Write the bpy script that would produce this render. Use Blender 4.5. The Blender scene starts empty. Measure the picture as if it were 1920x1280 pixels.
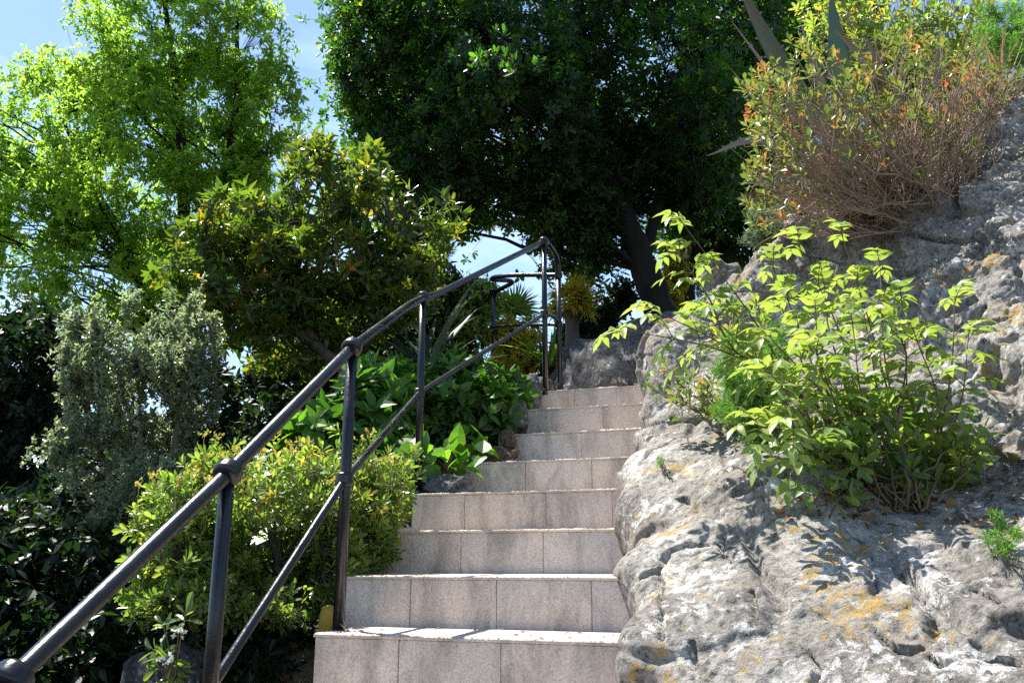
import bpy, math
import numpy as np
from mathutils import Vector
from math import radians

# ------------------------------------------------------------------ camera, sky, sun, exposure
SC = bpy.context.scene
COL = SC.collection
PITCH = radians(14.5)
FPX = 1600.0                                   # focal length in pixels of the 1920 wide photograph
CAM = np.array([0.0, 0.0, 1.6])
cam = bpy.data.cameras.new('camera')
cam.sensor_width = 36.0
cam.lens = 36.0 * FPX / 1920.0
cam.clip_start = 0.05
cam.clip_end = 3000.0
cam_o = bpy.data.objects.new('camera', cam)
cam_o.location = CAM
cam_o.rotation_euler = (math.pi / 2 + PITCH, 0, 0)
COL.objects.link(cam_o)
SC.camera = cam_o

SUN_AZ, SUN_EL = radians(-50.0), radians(62.0)
SUN = np.array([math.sin(SUN_AZ) * math.cos(SUN_EL), math.cos(SUN_AZ) * math.cos(SUN_EL), math.sin(SUN_EL)])
world = bpy.data.worlds.new('World')
SC.world = world
world.use_nodes = True
wn, wl = world.node_tree.nodes, world.node_tree.links
wn.clear()
w_out = wn.new('ShaderNodeOutputWorld')
w_bg = wn.new('ShaderNodeBackground')
w_sky = wn.new('ShaderNodeTexSky')
w_sky.sky_type = 'NISHITA'
w_sky.sun_disc = False
w_sky.sun_elevation = SUN_EL
w_sky.sun_rotation = SUN_AZ
w_sky.altitude = 100
w_sky.air_density = 1.0
w_sky.dust_density = 0.25
w_sky.ozone_density = 2.2
# thin cirrus in the sky
w_tc = wn.new('ShaderNodeTexCoord')
w_map = wn.new('ShaderNodeMapping')
w_map.inputs['Scale'].default_value = (1.6, 2.2, 5.0)
w_no = wn.new('ShaderNodeTexNoise')
w_no.inputs['Scale'].default_value = 2.2
w_no.inputs['Detail'].default_value = 7
w_no.inputs['Roughness'].default_value = 0.55
w_rp = wn.new('ShaderNodeValToRGB')
w_rp.color_ramp.elements[0].position = 0.48
w_rp.color_ramp.elements[1].position = 0.80
w_rp.color_ramp.elements[1].color = (0.5, 0.5, 0.5, 1)
w_mx = wn.new('ShaderNodeMixRGB')
w_mx.inputs[2].default_value = (6.2, 7.6, 8.6, 1)
wl.new(w_tc.outputs['Generated'], w_map.inputs[0])
wl.new(w_map.outputs[0], w_no.inputs['Vector'])
wl.new(w_no.outputs[0], w_rp.inputs[0])
wl.new(w_rp.outputs[0], w_mx.inputs[0])
wl.new(w_sky.outputs[0], w_mx.inputs[1])
wl.new(w_mx.outputs[0], w_bg.inputs[0])
w_bg.inputs[1].default_value = 0.095
wl.new(w_bg.outputs[0], w_out.inputs[0])

sun = bpy.data.lights.new('sun', 'SUN')
sun.energy = 5.0
sun.angle = radians(0.5)
sun.color = (1.0, 0.955, 0.87)
sun_o = bpy.data.objects.new('sun', sun)
sun_o.rotation_euler = Vector(-SUN).to_track_quat('-Z', 'Y').to_euler()
sun_o.location = (0, 0, 20)
COL.objects.link(sun_o)
SC.view_settings.view_transform = 'Standard'
SC.view_settings.look = 'None'
SC.view_settings.exposure = 1.38
SC.view_settings.gamma = 1.0
SC.render.engine = 'CYCLES'
SC.cycles.max_bounces = 6
SC.cycles.diffuse_bounces = 3
SC.cycles.glossy_bounces = 2
SC.cycles.transmission_bounces = 4
SC.cycles.sample_clamp_indirect = 6.0
SC.cycles.use_denoising = False

# ------------------------------------------------------------------ geometry helpers
def px(u, v, Y):
    """World point that stands at ground distance Y on the ray of photo pixel (u, v)."""
    cx = (u - 960) / FPX
    cy = (640 - v) / FPX
    d = np.array([cx, math.cos(PITCH) - math.sin(PITCH) * cy, math.sin(PITCH) + math.cos(PITCH) * cy])
    return CAM + d * (Y / d[1])

def proj(P):
    q = np.asarray(P, float) - CAM
    fwd = q[..., 1] * math.cos(PITCH) + q[..., 2] * math.sin(PITCH)
    up = -q[..., 1] * math.sin(PITCH) + q[..., 2] * math.cos(PITCH)
    return 960 + FPX * q[..., 0] / fwd, 640 - FPX * up / fwd

def unit(v):
    v = np.asarray(v, float)
    return v / np.maximum(np.linalg.norm(v, axis=-1, keepdims=True), 1e-9)

_pr = np.random.default_rng(7)
_perm = np.concatenate([_pr.permutation(256)] * 3)
_grad = unit(_pr.normal(size=(256, 3)))

def perlin(p):
    p = np.asarray(p, float)
    i = np.floor(p).astype(int)
    fr = p - i
    u = fr * fr * fr * (fr * (fr * 6 - 15) + 10)
    i &= 255
    out = 0
    for dx in (0, 1):
        for dy in (0, 1):
            for dz in (0, 1):
                h = _perm[_perm[_perm[i[..., 0] + dx] + i[..., 1] + dy] + i[..., 2] + dz]
                g = (_grad[h] * (fr - np.array([dx, dy, dz]))).sum(-1)
                wx = u[..., 0] if dx else 1 - u[..., 0]
                wy = u[..., 1] if dy else 1 - u[..., 1]
                wz = u[..., 2] if dz else 1 - u[..., 2]
                out = out + g * wx * wy * wz
    return out

def fbm(p, octs=4, gain=0.5):
    a, s, out = 1.0, 1.0, 0
    for k in range(octs):
        out = out + a * perlin(np.asarray(p) * s + 13.7 * k)
        a *= gain
        s *= 2.03
    return out

class MB:
    """Collects triangles and quads with a per-vertex tint and builds one mesh."""
    def __init__(self):
        self.V, self.T, self.Q, self.C = [], [], [], []
        self.MT, self.MQ = [], []
        self.n = 0
    def add(self, V, T=None, Q=None, tint=0.5, mat=0):
        V = np.asarray(V, float).reshape(-1, 3)
        if T is not None and len(T):
            T = np.asarray(T).reshape(-1, 3)
            self.T.append(T + self.n); self.MT.append(np.full(len(T), mat))
        if Q is not None and len(Q):
            Q = np.asarray(Q).reshape(-1, 4)
            self.Q.append(Q + self.n); self.MQ.append(np.full(len(Q), mat))
        self.V.append(V)
        self.C.append(np.broadcast_to(np.asarray(tint, float), (len(V),)).copy())
        self.n += len(V)
    def build(self, name, mats, parent=None, smooth=True):
        V = np.concatenate(self.V)
        T = np.concatenate(self.T) if self.T else np.zeros((0, 3), int)
        Q = np.concatenate(self.Q) if self.Q else np.zeros((0, 4), int)
        off = np.zeros(3)
        if parent is not None:
            off = np.array(parent.location)
        V = V - off
        me = bpy.data.meshes.new(name)
        me.vertices.add(len(V))
        me.vertices.foreach_set('co', V.astype(np.float32).ravel())
        li = np.concatenate([T.ravel(), Q.ravel()])
        ls = np.concatenate([np.arange(len(T)) * 3, len(T) * 3 + np.arange(len(Q)) * 4])
        me.loops.add(len(li))
        me.loops.foreach_set('vertex_index', li.astype(np.int32))
        me.polygons.add(len(ls))
        me.polygons.foreach_set('loop_start', ls.astype(np.int32))
        mi = np.concatenate(([np.concatenate(self.MT)] if self.MT else []) + ([np.concatenate(self.MQ)] if self.MQ else []))
        me.polygons.foreach_set('material_index', mi.astype(np.int32))
        me.polygons.foreach_set('use_smooth', np.full(len(ls), smooth))
        at = me.attributes.new('tint', 'FLOAT', 'POINT')
        at.data.foreach_set('value', np.concatenate(self.C).astype(np.float32))
        for m in (mats if isinstance(mats, (list, tuple)) else [mats]):
            me.materials.append(m)
        me.update(calc_edges=True)
        me.validate()
        o = bpy.data.objects.new(name, me)
        COL.objects.link(o)
        if parent is not None:
            o.parent = parent
        return o

def thing(name, label, cat, loc, group=None):
    o = bpy.data.objects.new(name, None)
    o.empty_display_size = 0.1
    COL.objects.link(o)
    o.location = [float(x) for x in loc]
    return tag(o, label, cat, group)

def tag(o, label, cat, group=None):
    o['label'] = label
    o['category'] = cat
    if group:
        o['group'] = group
    return o

def tubes(mb, P, R, sides=5, tint=0.5, mat=0, cap=False):
    """P (N,K,3) polylines, R (N,K) radii."""
    P = np.asarray(P, float)
    if P.ndim == 2:
        P = P[None]
    N, K = P.shape[:2]
    R = np.broadcast_to(np.asarray(R, float), (N, K))
    tg = unit(np.gradient(P, axis=1))
    chord = unit(P[:, -1] - P[:, 0] + 1e-6)
    ref = np.where(np.abs(chord[:, 2:3]) < 0.8, np.array([[0, 0, 1.0]]), np.array([[0.3, 1.0, 0]]))
    X = unit(np.cross(tg, ref[:, None, :]))
    Y = np.cross(X, tg)
    a = np.arange(sides) * 2 * math.pi / sides
    ring = X[:, :, None, :] * np.cos(a)[None, None, :, None] + Y[:, :, None, :] * np.sin(a)[None, None, :, None]
    V = P[:, :, None, :] + ring * R[:, :, None, None]
    base = (np.arange(N) * K * sides)[:, None, None]
    k = np.arange(K - 1)[None, :, None] * sides
    s = np.arange(sides)[None, None, :]
    s2 = (s + 1) % sides
    Q = np.stack([base + k + s, base + k + s2, base + k + sides + s2, base + k + sides + s], -1).reshape(-1, 4)
    if np.ndim(tint) == 1 and len(tint) == N:
        tint = np.repeat(tint, K * sides)
    VV = V.reshape(-1, 3)
    T = None
    if cap:
        T = []
        VV = np.concatenate([VV, P[:, 0], P[:, -1]])
        c0 = N * K * sides
        for n in range(N):
            for j in range(sides):
                j2 = (j + 1) % sides
                T.append((c0 + n, n * K * sides + j2, n * K * sides + j))
                b = n * K * sides + (K - 1) * sides
                T.append((c0 + N + n, b + j, b + j2))
    mb.add(VV, T, Q, tint, mat)

def bez(p0, p1, p2, K):
    t = np.linspace(0, 1, K)[None, :, None]
    return (1 - t) ** 2 * p0[:, None] + 2 * t * (1 - t) * p1[:, None] + t * t * p2[:, None]

def smooth_path(pts, K):
    """Catmull-Rom through pts, K samples per span."""
    pts = np.asarray(pts, float)
    q = np.concatenate([2 * pts[:1] - pts[1:2], pts, 2 * pts[-1:] - pts[-2:-1]])
    out = []
    for i in range(1, len(q) - 2):
        for t in np.linspace(0, 1, K, endpoint=False):
            p0, p1, p2, p3 = q[i - 1], q[i], q[i + 1], q[i + 2]
            out.append(0.5 * (2 * p1 + (p2 - p0) * t + (2 * p0 - 5 * p1 + 4 * p2 - p3) * t * t + (3 * p1 - p0 - 3 * p2 + p3) * t ** 3))
    out.append(q[-2])
    return np.array(out)

def leaf_t(rows, fold=0.25, curl=0.2):
    """Leaf template of unit length along +Y, rows [(t, half width)]; tri/quad index lists."""
    V, T, Q = [(0, 0, 0)], [], []
    def z(t): return -curl * t * t
    for t, w in rows:
        V += [(-w, t, z(t) + fold * w), (0, t, z(t)), (w, t, z(t) + fold * w)]
    V.append((0, 1, z(1)))
    n = len(rows)
    T += [(0, 2, 1), (0, 3, 2)]
    for r in range(n - 1):
        b = 1 + 3 * r
        Q += [(b, b + 1, b + 4, b + 3), (b + 1, b + 2, b + 5, b + 4)]
    b = 1 + 3 * (n - 1)
    tip = len(V) - 1
    T += [(b, b + 1, tip), (b + 1, b + 2, tip)]
    return np.array(V, float), np.array(T), np.array(Q).reshape(-1, 4)

OVATE = [leaf_t([(.15, .13), (.4, .22), (.7, .15)], .3, c) for c in (.05, .22, .4)]
LANCE = [leaf_t([(.2, .11), (.5, .155), (.8, .075)], .3, c) for c in (.05, .25, .45)]
OBOVATE = [leaf_t([(.3, .085), (.65, .17), (.88, .13)], .25, c) for c in (-.1, .1, .3)]
BROAD = [leaf_t([(.06, .22), (.3, .38), (.6, .3), (.85, .12)], .25, c) for c in (.05, .25, .45)]
STRAP = [leaf_t([(.1, .03), (.35, .035), (.6, .028), (.85, .014)], .5, c) for c in (.05, .25, .6)]
DIAMOND = [(np.array([(0, 0, 0), (-.2, .45, .05), (.2, .45, .05), (0, 1, -c)]), np.array([(0, 2, 3), (0, 3, 1)]), np.zeros((0, 4), int)) for c in (0, .2)]
NEEDLE = [(np.array([(0, 0, 0), (-.04, .4, .0), (.04, .4, .0), (0, 1, -c)]), np.array([(0, 2, 3), (0, 3, 1)]), np.zeros((0, 4), int)) for c in (0, .1)]

def leaves(mb, tmpls, P, D, N, L, tint, rng, wide=1.0, mat=0):
    P, D, N = (np.asarray(a, float).reshape(-1, 3) for a in (P, D, N))
    n = len(P)
    L = np.broadcast_to(np.asarray(L, float), (n,))
    tint = np.broadcast_to(np.asarray(tint, float), (n,))
    Y = unit(D)
    X = unit(np.cross(Y, N) + 1e-6)
    Z = np.cross(X, Y)
    pick = rng.integers(0, len(tmpls), n)
    for k, (tv, tt, tq) in enumerate(tmpls):
        s = np.where(pick == k)[0]
        if not len(s):
            continue
        m = len(tv)
        V = P[s, None] + (X[s, None] * tv[None, :, :1] * wide + Y[s, None] * tv[None, :, 1:2] + Z[s, None] * tv[None, :, 2:]) * L[s, None, None]
        b = (np.arange(len(s)) * m)[:, None, None]
        mb.add(V, (tt[None] + b) if len(tt) else None, (tq[None] + b) if len(tq) else None, np.repeat(tint[s], m), mat)

def rosettes(mb, tmpls, P, A, k, L, tint, rng, lo=25, hi=80, jit=0.1, wide=1.0, mat=0, sl=.12):
    """k leaves spiralling round each tip P with axis A."""
    P = np.asarray(P, float).reshape(-1, 3); A = unit(A).reshape(-1, 3)
    n = len(P)
    R = unit(np.cross(A, rng.normal(size=(n, 3))))
    S = np.cross(A, R)
    az = np.arange(k)[None] * 2.399 + rng.uniform(0, 6.28, (n, 1)) + rng.normal(0, .25, (n, k))
    el = np.radians(lo + (hi - lo) * (np.arange(k)[None] / max(k - 1, 1)) + rng.normal(0, 9, (n, k)))
    rad = R[:, None] * np.cos(az)[..., None] + S[:, None] * np.sin(az)[..., None]
    D = A[:, None] * np.cos(el)[..., None] + rad * np.sin(el)[..., None]
    N = A[:, None] * np.sin(el)[..., None] - rad * np.cos(el)[..., None]
    LL = np.broadcast_to(np.asarray(L, float).reshape(-1, 1), (n, 1)) * rng.uniform(.65, 1.1, (n, k))
    PP = P[:, None] - A[:, None] * (np.arange(k)[None, :, None] / k) * (LL[..., None] * sl * 6)
    tt = np.broadcast_to(np.asarray(tint, float).reshape(-1, 1), (n, 1)) + rng.normal(0, jit, (n, k))
    leaves(mb, tmpls, PP.reshape(-1, 3), D.reshape(-1, 3), N.reshape(-1, 3), LL.ravel(), np.clip(tt.ravel(), 0, 1), rng, wide, mat)

def sprays(mb, tmpls, P, A, tw, k, L, tint, rng, droop=.3, jit=.1, wide=1.0, spread=.9, mat=0):
    """k leaves alternating along the last tw metres of each twig that ends at P with direction A."""
    P = np.asarray(P, float).reshape(-1, 3); A = unit(A).reshape(-1, 3)
    n = len(P)
    t = rng.uniform(0, 1, (n, k))
    base = P[:, None] - A[:, None] * (t * tw)[..., None]
    D = unit(A[:, None] * .55 + spread * unit(rng.normal(size=(n, k, 3))) + np.array([0, 0, -droop]))
    N = unit(np.array([0, 0, 1.0]) + .55 * rng.normal(size=(n, k, 3)))
    LL = L * rng.uniform(.6, 1.15, (n, k))
    tt = np.broadcast_to(np.asarray(tint, float).reshape(-1, 1), (n, 1)) + rng.normal(0, jit, (n, k))
    leaves(mb, tmpls, base.reshape(-1, 3), D.reshape(-1, 3), N.reshape(-1, 3), LL.ravel(), np.clip(tt.ravel(), 0, 1), rng, wide, mat)

def blob(u, v, Y, ru, rv, rd, w=1.0):
    """An ellipsoid of foliage: centre at pixel/distance, half sizes given as the pixels they cover there, half depth in metres."""
    c = px(u, v, Y)
    s = Y * 1.03 / FPX
    return c, np.array([ru * s, rd, rv * s]), w

def crown_points(rng, blobs, n, freq=1.2, thr=-.12, hollow=.25):
    ar = np.array([(b[1][0] * b[1][2] + b[1][0] * b[1][1] + b[1][1] * b[1][2]) * b[2] for b in blobs])
    out = []
    got = 0
    while got < n:
        k = rng.choice(len(blobs), n, p=ar / ar.sum())
        c = np.array([b[0] for b in blobs])[k]
        r = np.array([b[1] for b in blobs])[k]
        d = unit(rng.normal(size=(n, 3)))
        rr = (hollow + (1 - hollow) * rng.uniform(0, 1, n)) ** (1 / 3.)
        rr = rr * (1 + .26 * perlin(c + d * 2.3) + .16 * perlin(c + d * 5.1))
        p = c + d * r * rr[:, None]
        p = p[perlin(p * freq + 31.3) > thr]
        out.append(p)
        got += len(p)
    return np.concatenate(out)[:n]

def limbs_and_tips(rng, wood, trunk, blobs, n_limbs, n_tips, r_limb, r_twig, freq=1.2, thr=-.12, up=.15, hollow=.25, twig_frac=1.0, from_base=False, bark_tint=.5, poke=0.0):
    """Grow limbs from the trunk path to the crown and twigs to n_tips points; returns tips and directions."""
    tips = crown_points(rng, blobs, n_tips, freq, thr, hollow)
    tgt = crown_points(rng, blobs, n_limbs, freq, thr, .0)
    cen = tips.mean(0)
    if poke:
        tips = tips + unit(tips - cen + np.array([0, 0, .3])) * rng.exponential(poke, (n_tips, 1)) * (perlin(tips * 5 + 3)[:, None] > -.05)
    tgt = cen + (tgt - cen) * .92
    tr = np.asarray(trunk, float)
    d = np.linalg.norm(tgt[:, None] - tr[None], axis=-1)
    cost = d + 2.5 * np.maximum(0, tr[None, :, 2] - tgt[:, None, 2] + .45 * d)
    if from_base:
        ix = rng.integers(0, len(tr), n_limbs)
    else:
        ix = cost.argmin(1)
    p0 = tr[ix]
    L = np.linalg.norm(tgt - p0, axis=1, keepdims=True)
    p1 = p0 + (tgt - p0) * .5 + np.array([0, 0, 1.0]) * L * up + rng.normal(0, .09, (n_limbs, 3)) * L
    K = 9
    LP = bez(p0, p1, tgt, K)
    LP[:, 1:] += rng.normal(0, .014, (n_limbs, K - 1, 3)) * L[:, None]
    rad = r_limb * np.linspace(1, .22, K)[None] * np.clip(L / L.mean(), .5, 1.5)
    tubes(wood, LP, rad, 6, bark_tint)
    S = LP[:, 3:].reshape(-1, 3)
    near = np.empty(n_tips, int)
    for a in range(0, n_tips, 2000):
        q = tips[a:a + 2000]
        dd = ((q[:, None] - S[None]) ** 2).sum(-1) + 1.5 * np.maximum(0, S[None, :, 2] - q[:, None, 2]) ** 2
        near[a:a + 2000] = dd.argmin(1)
    at = S[near]
    dv = tips - at
    l = np.linalg.norm(dv, axis=1, keepdims=True)
    mid = at + dv * .5 + np.array([0, 0, 1.0]) * l * .12 + rng.normal(0, .1, (n_tips, 3)) * l
    sel = rng.uniform(size=n_tips) < twig_frac
    if sel.any():
        tubes(wood, bez(at[sel], mid[sel], tips[sel], 5), np.broadcast_to(r_twig * np.linspace(1, .4, 5), (sel.sum(), 5)), 3, bark_tint)
    A = unit(tips - mid + .25 * l * rng.normal(size=(n_tips, 3)) + np.array([0, 0, .2]) * l)
    return tips, A

# ------------------------------------------------------------------ materials
def mat_new(name):
    m = bpy.data.materials.new(name)
    m.use_nodes = True
    nt = m.node_tree
    nt.nodes.clear()
    out = nt.nodes.new('ShaderNodeOutputMaterial')
    return m, nt.nodes, nt.links, out

def ramp(nodes, stops, interp='LINEAR'):
    r = nodes.new('ShaderNodeValToRGB')
    el = r.color_ramp.elements
    r.color_ramp.interpolation = interp
    while len(el) < len(stops):
        el.new(0.5)
    for e, (p, c) in zip(el, stops):
        e.position = p
        e.color = (c[0], c[1], c[2], 1)
    return r

def noise(nodes, links, vec, scale, detail=4, rough=.55, dist=0.0):
    n = nodes.new('ShaderNodeTexNoise')
    n.inputs['Scale'].default_value = scale
    n.inputs['Detail'].default_value = detail
    n.inputs['Roughness'].default_value = rough
    n.inputs['Distortion'].default_value = dist
    if vec is not None:
        links.new(vec, n.inputs['Vector'])
    return n

def mix(nodes, links, fac, a, b, mode='MIX'):
    m = nodes.new('ShaderNodeMixRGB')
    m.blend_type = mode
    for i, s in enumerate((fac, a, b)):
        if isinstance(s, (int, float)):
            m.inputs[i].default_value = s
        elif isinstance(s, tuple):
            m.inputs[i].default_value = (*s, 1)
        else:
            links.new(s, m.inputs[i])
    return m.outputs[0]

def leaf_mat(name, stops, trans=(2.2, 2.4, 1.0), tfac=.45, rough=.38, spec=.5):
    m, nd, lk, out = mat_new(name)
    at = nd.new('ShaderNodeAttribute'); at.attribute_name = 'tint'
    rp = ramp(nd, stops)
    lk.new(at.outputs['Fac'], rp.inputs[0])
    b = nd.new('ShaderNodeBsdfPrincipled')
    lk.new(rp.outputs[0], b.inputs['Base Color'])
    b.inputs['Roughness'].default_value = rough
    b.inputs['Specular IOR Level'].default_value = spec
    t = nd.new('ShaderNodeBsdfTranslucent')
    lk.new(mix(nd, lk, 1.0, rp.outputs[0], trans, 'MULTIPLY'), t.inputs[0])
    mx = nd.new('ShaderNodeMixShader')
    mx.inputs[0].default_value = tfac
    lk.new(b.outputs[0], mx.inputs[1]); lk.new(t.outputs[0], mx.inputs[2])
    lk.new(mx.outputs[0], out.inputs[0])
    return m

def bark_mat(name, a, b, scale=9.0, rough=.85):
    m, nd, lk, out = mat_new(name)
    tc = nd.new('ShaderNodeTexCoord')
    mp = nd.new('ShaderNodeMapping'); mp.inputs['Scale'].default_value = (1, 1, .25)
    lk.new(tc.outputs['Object'], mp.inputs[0])
    n = noise(nd, lk, mp.outputs[0], scale, 6, .65)
    rp = ramp(nd, [(.3, a), (.7, b)])
    lk.new(n.outputs[0], rp.inputs[0])
    p = nd.new('ShaderNodeBsdfPrincipled')
    p.inputs['Roughness'].default_value = rough
    p.inputs['Specular IOR Level'].default_value = .25
    lk.new(rp.outputs[0], p.inputs['Base Color'])
    bp = nd.new('ShaderNodeBump'); bp.inputs['Strength'].default_value = .5; bp.inputs['Distance'].default_value = .02
    lk.new(n.outputs[0], bp.inputs['Height']); lk.new(bp.outputs[0], p.inputs['Normal'])
    lk.new(p.outputs[0], out.inputs[0])
    return m

M = {}
M['bark_dark'] = bark_mat('dark bark', (.007, .006, .005), (.022, .018, .014))
M['bark_grey'] = bark_mat('grey brown bark', (.06, .05, .04), (.15, .125, .1))
M['twig_brown'] = bark_mat('dry brown twigs', (.17, .115, .08), (.42, .31, .22), 14)
M['twig_red'] = bark_mat('reddish green stems', (.09, .06, .035), (.17, .13, .07), 14)
M['leaf_ash'] = leaf_mat('light green tree leaves', [(0, (.085, .14, .018)), (.5, (.14, .20, .03)), (.85, (.18, .25, .04)), (1, (.22, .24, .06))], (2.9, 3.3, 1.7), .64)
M['leaf_oak'] = leaf_mat('dark evergreen leaves', [(0, (.008, .020, .007)), (.6, (.015, .035, .010)), (.92, (.028, .055, .012)), (1, (.12, .09, .015))], (7.0, 8.2, 1.7), .42, .34, .35)
M['leaf_magnolia'] = leaf_mat('glossy olive leaves', [(0, (.026, .055, .012)), (.55, (.050, .09, .017)), (.85, (.11, .125, .022)), (.95, (.20, .14, .02)), (1, (.22, .09, .03))], (3.6, 3.3, .9), .52, .26, .65)
M['leaf_myrtle'] = leaf_mat('small grey green leaves', [(0, (.14, .17, .11)), (.7, (.23, .26, .18)), (1, (.28, .26, .09))], (1.7, 1.9, 1.2), .5, .27, 1.0)
M['leaf_pitto'] = leaf_mat('bright green rosette leaves', [(0, (.06, .10, .025)), (.6, (.115, .165, .05)), (.93, (.19, .22, .07)), (1, (.28, .20, .04))], (2.8, 3.0, 1.0), .45, .28, .6)
M['flower_yellow'] = leaf_mat('yellow green flowers', [(0, (.42, .42, .08)), (1, (.60, .50, .14))], (1.2, 1.2, .8), .3, .6, .2)
M['leaf_broad'] = leaf_mat('broad garden leaves', [(0, (.025, .06, .012)), (.6, (.05, .12, .02)), (1, (.13, .25, .03))], (2.2, 2.6, .8), .38, .42, .45)
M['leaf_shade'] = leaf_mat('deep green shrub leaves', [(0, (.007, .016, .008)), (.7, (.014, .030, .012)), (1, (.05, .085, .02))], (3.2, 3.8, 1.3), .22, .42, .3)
M['leaf_sapling'] = leaf_mat('pale young leaves', [(0, (.09, .17, .035)), (.5, (.16, .25, .06)), (1, (.28, .35, .10))], (2.0, 1.9, .9), .42, .40, .4)
M['leaf_feather'] = leaf_mat('feathery green leaves', [(0, (.07, .17, .035)), (1, (.14, .28, .05))], (1.8, 2.0, .9), .4, .5, .3)
M['leaf_red'] = leaf_mat('red tinged leaves', [(0, (.09, .15, .03)), (.45, (.17, .21, .05)), (.62, (.28, .23, .07)), (.78, (.40, .17, .06)), (1, (.44, .10, .05))], (1.5, 1.45, .9), .4, .38, .5)
M['leaf_yellow'] = leaf_mat('golden shrub leaves', [(0, (.22, .22, .03)), (.6, (.40, .34, .04)), (1, (.52, .36, .05))], (1.7, 1.7, .9), .62, .5, .3)
M['leaf_palm'] = leaf_mat('palm leaves', [(0, (.07, .13, .02)), (1, (.18, .25, .05))], (2.0, 2.2, .9), .38, .4, .4)
M['leaf_strap'] = leaf_mat('grey green strap leaves', [(0, (.04, .08, .05)), (1, (.10, .16, .11))], (1.4, 1.6, 1.1), .22, .35, .5)
M['leaf_cypress'] = leaf_mat('cypress needles', [(0, (.012, .026, .016)), (1, (.035, .055, .03))], (1.8, 2.2, 1.0), .2, .6, .2)
M['leaf_juniper'] = leaf_mat('juniper needles', [(0, (.10, .15, .09)), (1, (.20, .26, .16))], (1.3, 1.5, 1.0), .25, .6, .3)
M['straw'] = leaf_mat('dry straw', [(0, (.30, .22, .11)), (1, (.50, .40, .24))], (1.1, 1.0, .8), .3, .7, .2)
M['petal_white'] = leaf_mat('white petals', [(0, (.75, .74, .70)), (1, (.85, .84, .80))], (1, 1, 1), .35, .6, .2)

def agave_mat():
    m, nd, lk, out = mat_new('agave leaf')
    at = nd.new('ShaderNodeAttribute'); at.attribute_name = 'tint'
    tc = nd.new('ShaderNodeTexCoord')
    n = noise(nd, lk, tc.outputs['Object'], 6, 4)
    ad = nd.new('ShaderNodeMath'); ad.operation = 'MULTIPLY_ADD'
    ad.inputs[1].default_value = .5; lk.new(n.outputs[0], ad.inputs[0]); lk.new(at.outputs['Fac'], ad.inputs[2])
    rp = ramp(nd, [(.22, (.13, .21, .03)), (.45, (.07, .12, .075)), (.66, (.11, .12, .09)), (.82, (.16, .10, .065)), (1.0, (.24, .19, .15))])
    lk.new(ad.outputs[0], rp.inputs[0])
    p = nd.new('ShaderNodeBsdfPrincipled'); p.inputs['Roughness'].default_value = .5
    lk.new(rp.outputs[0], p.inputs['Base Color'])
    bp = nd.new('ShaderNodeBump'); bp.inputs['Strength'].default_value = .35; bp.inputs['Distance'].default_value = .01
    n2 = noise(nd, lk, tc.outputs['Object'], 40, 4)
    lk.new(n2.outputs[0], bp.inputs['Height']); lk.new(bp.outputs[0], p.inputs['Normal'])
    lk.new(p.outputs[0], out.inputs[0])
    return m
M['agave'] = agave_mat()

def iron_mat():
    m, nd, lk, out = mat_new('black painted iron')
    tc = nd.new('ShaderNodeTexCoord')
    n = noise(nd, lk, tc.outputs['Object'], 60, 5, .6)
    n2 = noise(nd, lk, tc.outputs['Object'], 9, 5, .65)
    rp = ramp(nd, [(.35, (.004, .0045, .007)), (.62, (.008, .009, .012)), (.80, (.035, .028, .024))])
    lk.new(n2.outputs[0], rp.inputs[0])
    p = nd.new('ShaderNodeBsdfPrincipled')
    lk.new(rp.outputs[0], p.inputs['Base Color'])
    r2 = ramp(nd, [(.3, (.20,) * 3), (.75, (.38,) * 3)])
    lk.new(n2.outputs[0], r2.inputs[0]); lk.new(r2.outputs[0], p.inputs['Roughness'])
    p.inputs['Specular IOR Level'].default_value = .5
    bp = nd.new('ShaderNodeBump'); bp.inputs['Strength'].default_value = .4; bp.inputs['Distance'].default_value = .003
    lk.new(n.outputs[0], bp.inputs['Height']); lk.new(bp.outputs[0], p.inputs['Normal'])
    lk.new(p.outputs[0], out.inputs[0])
    return m
M['iron'] = iron_mat()

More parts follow.
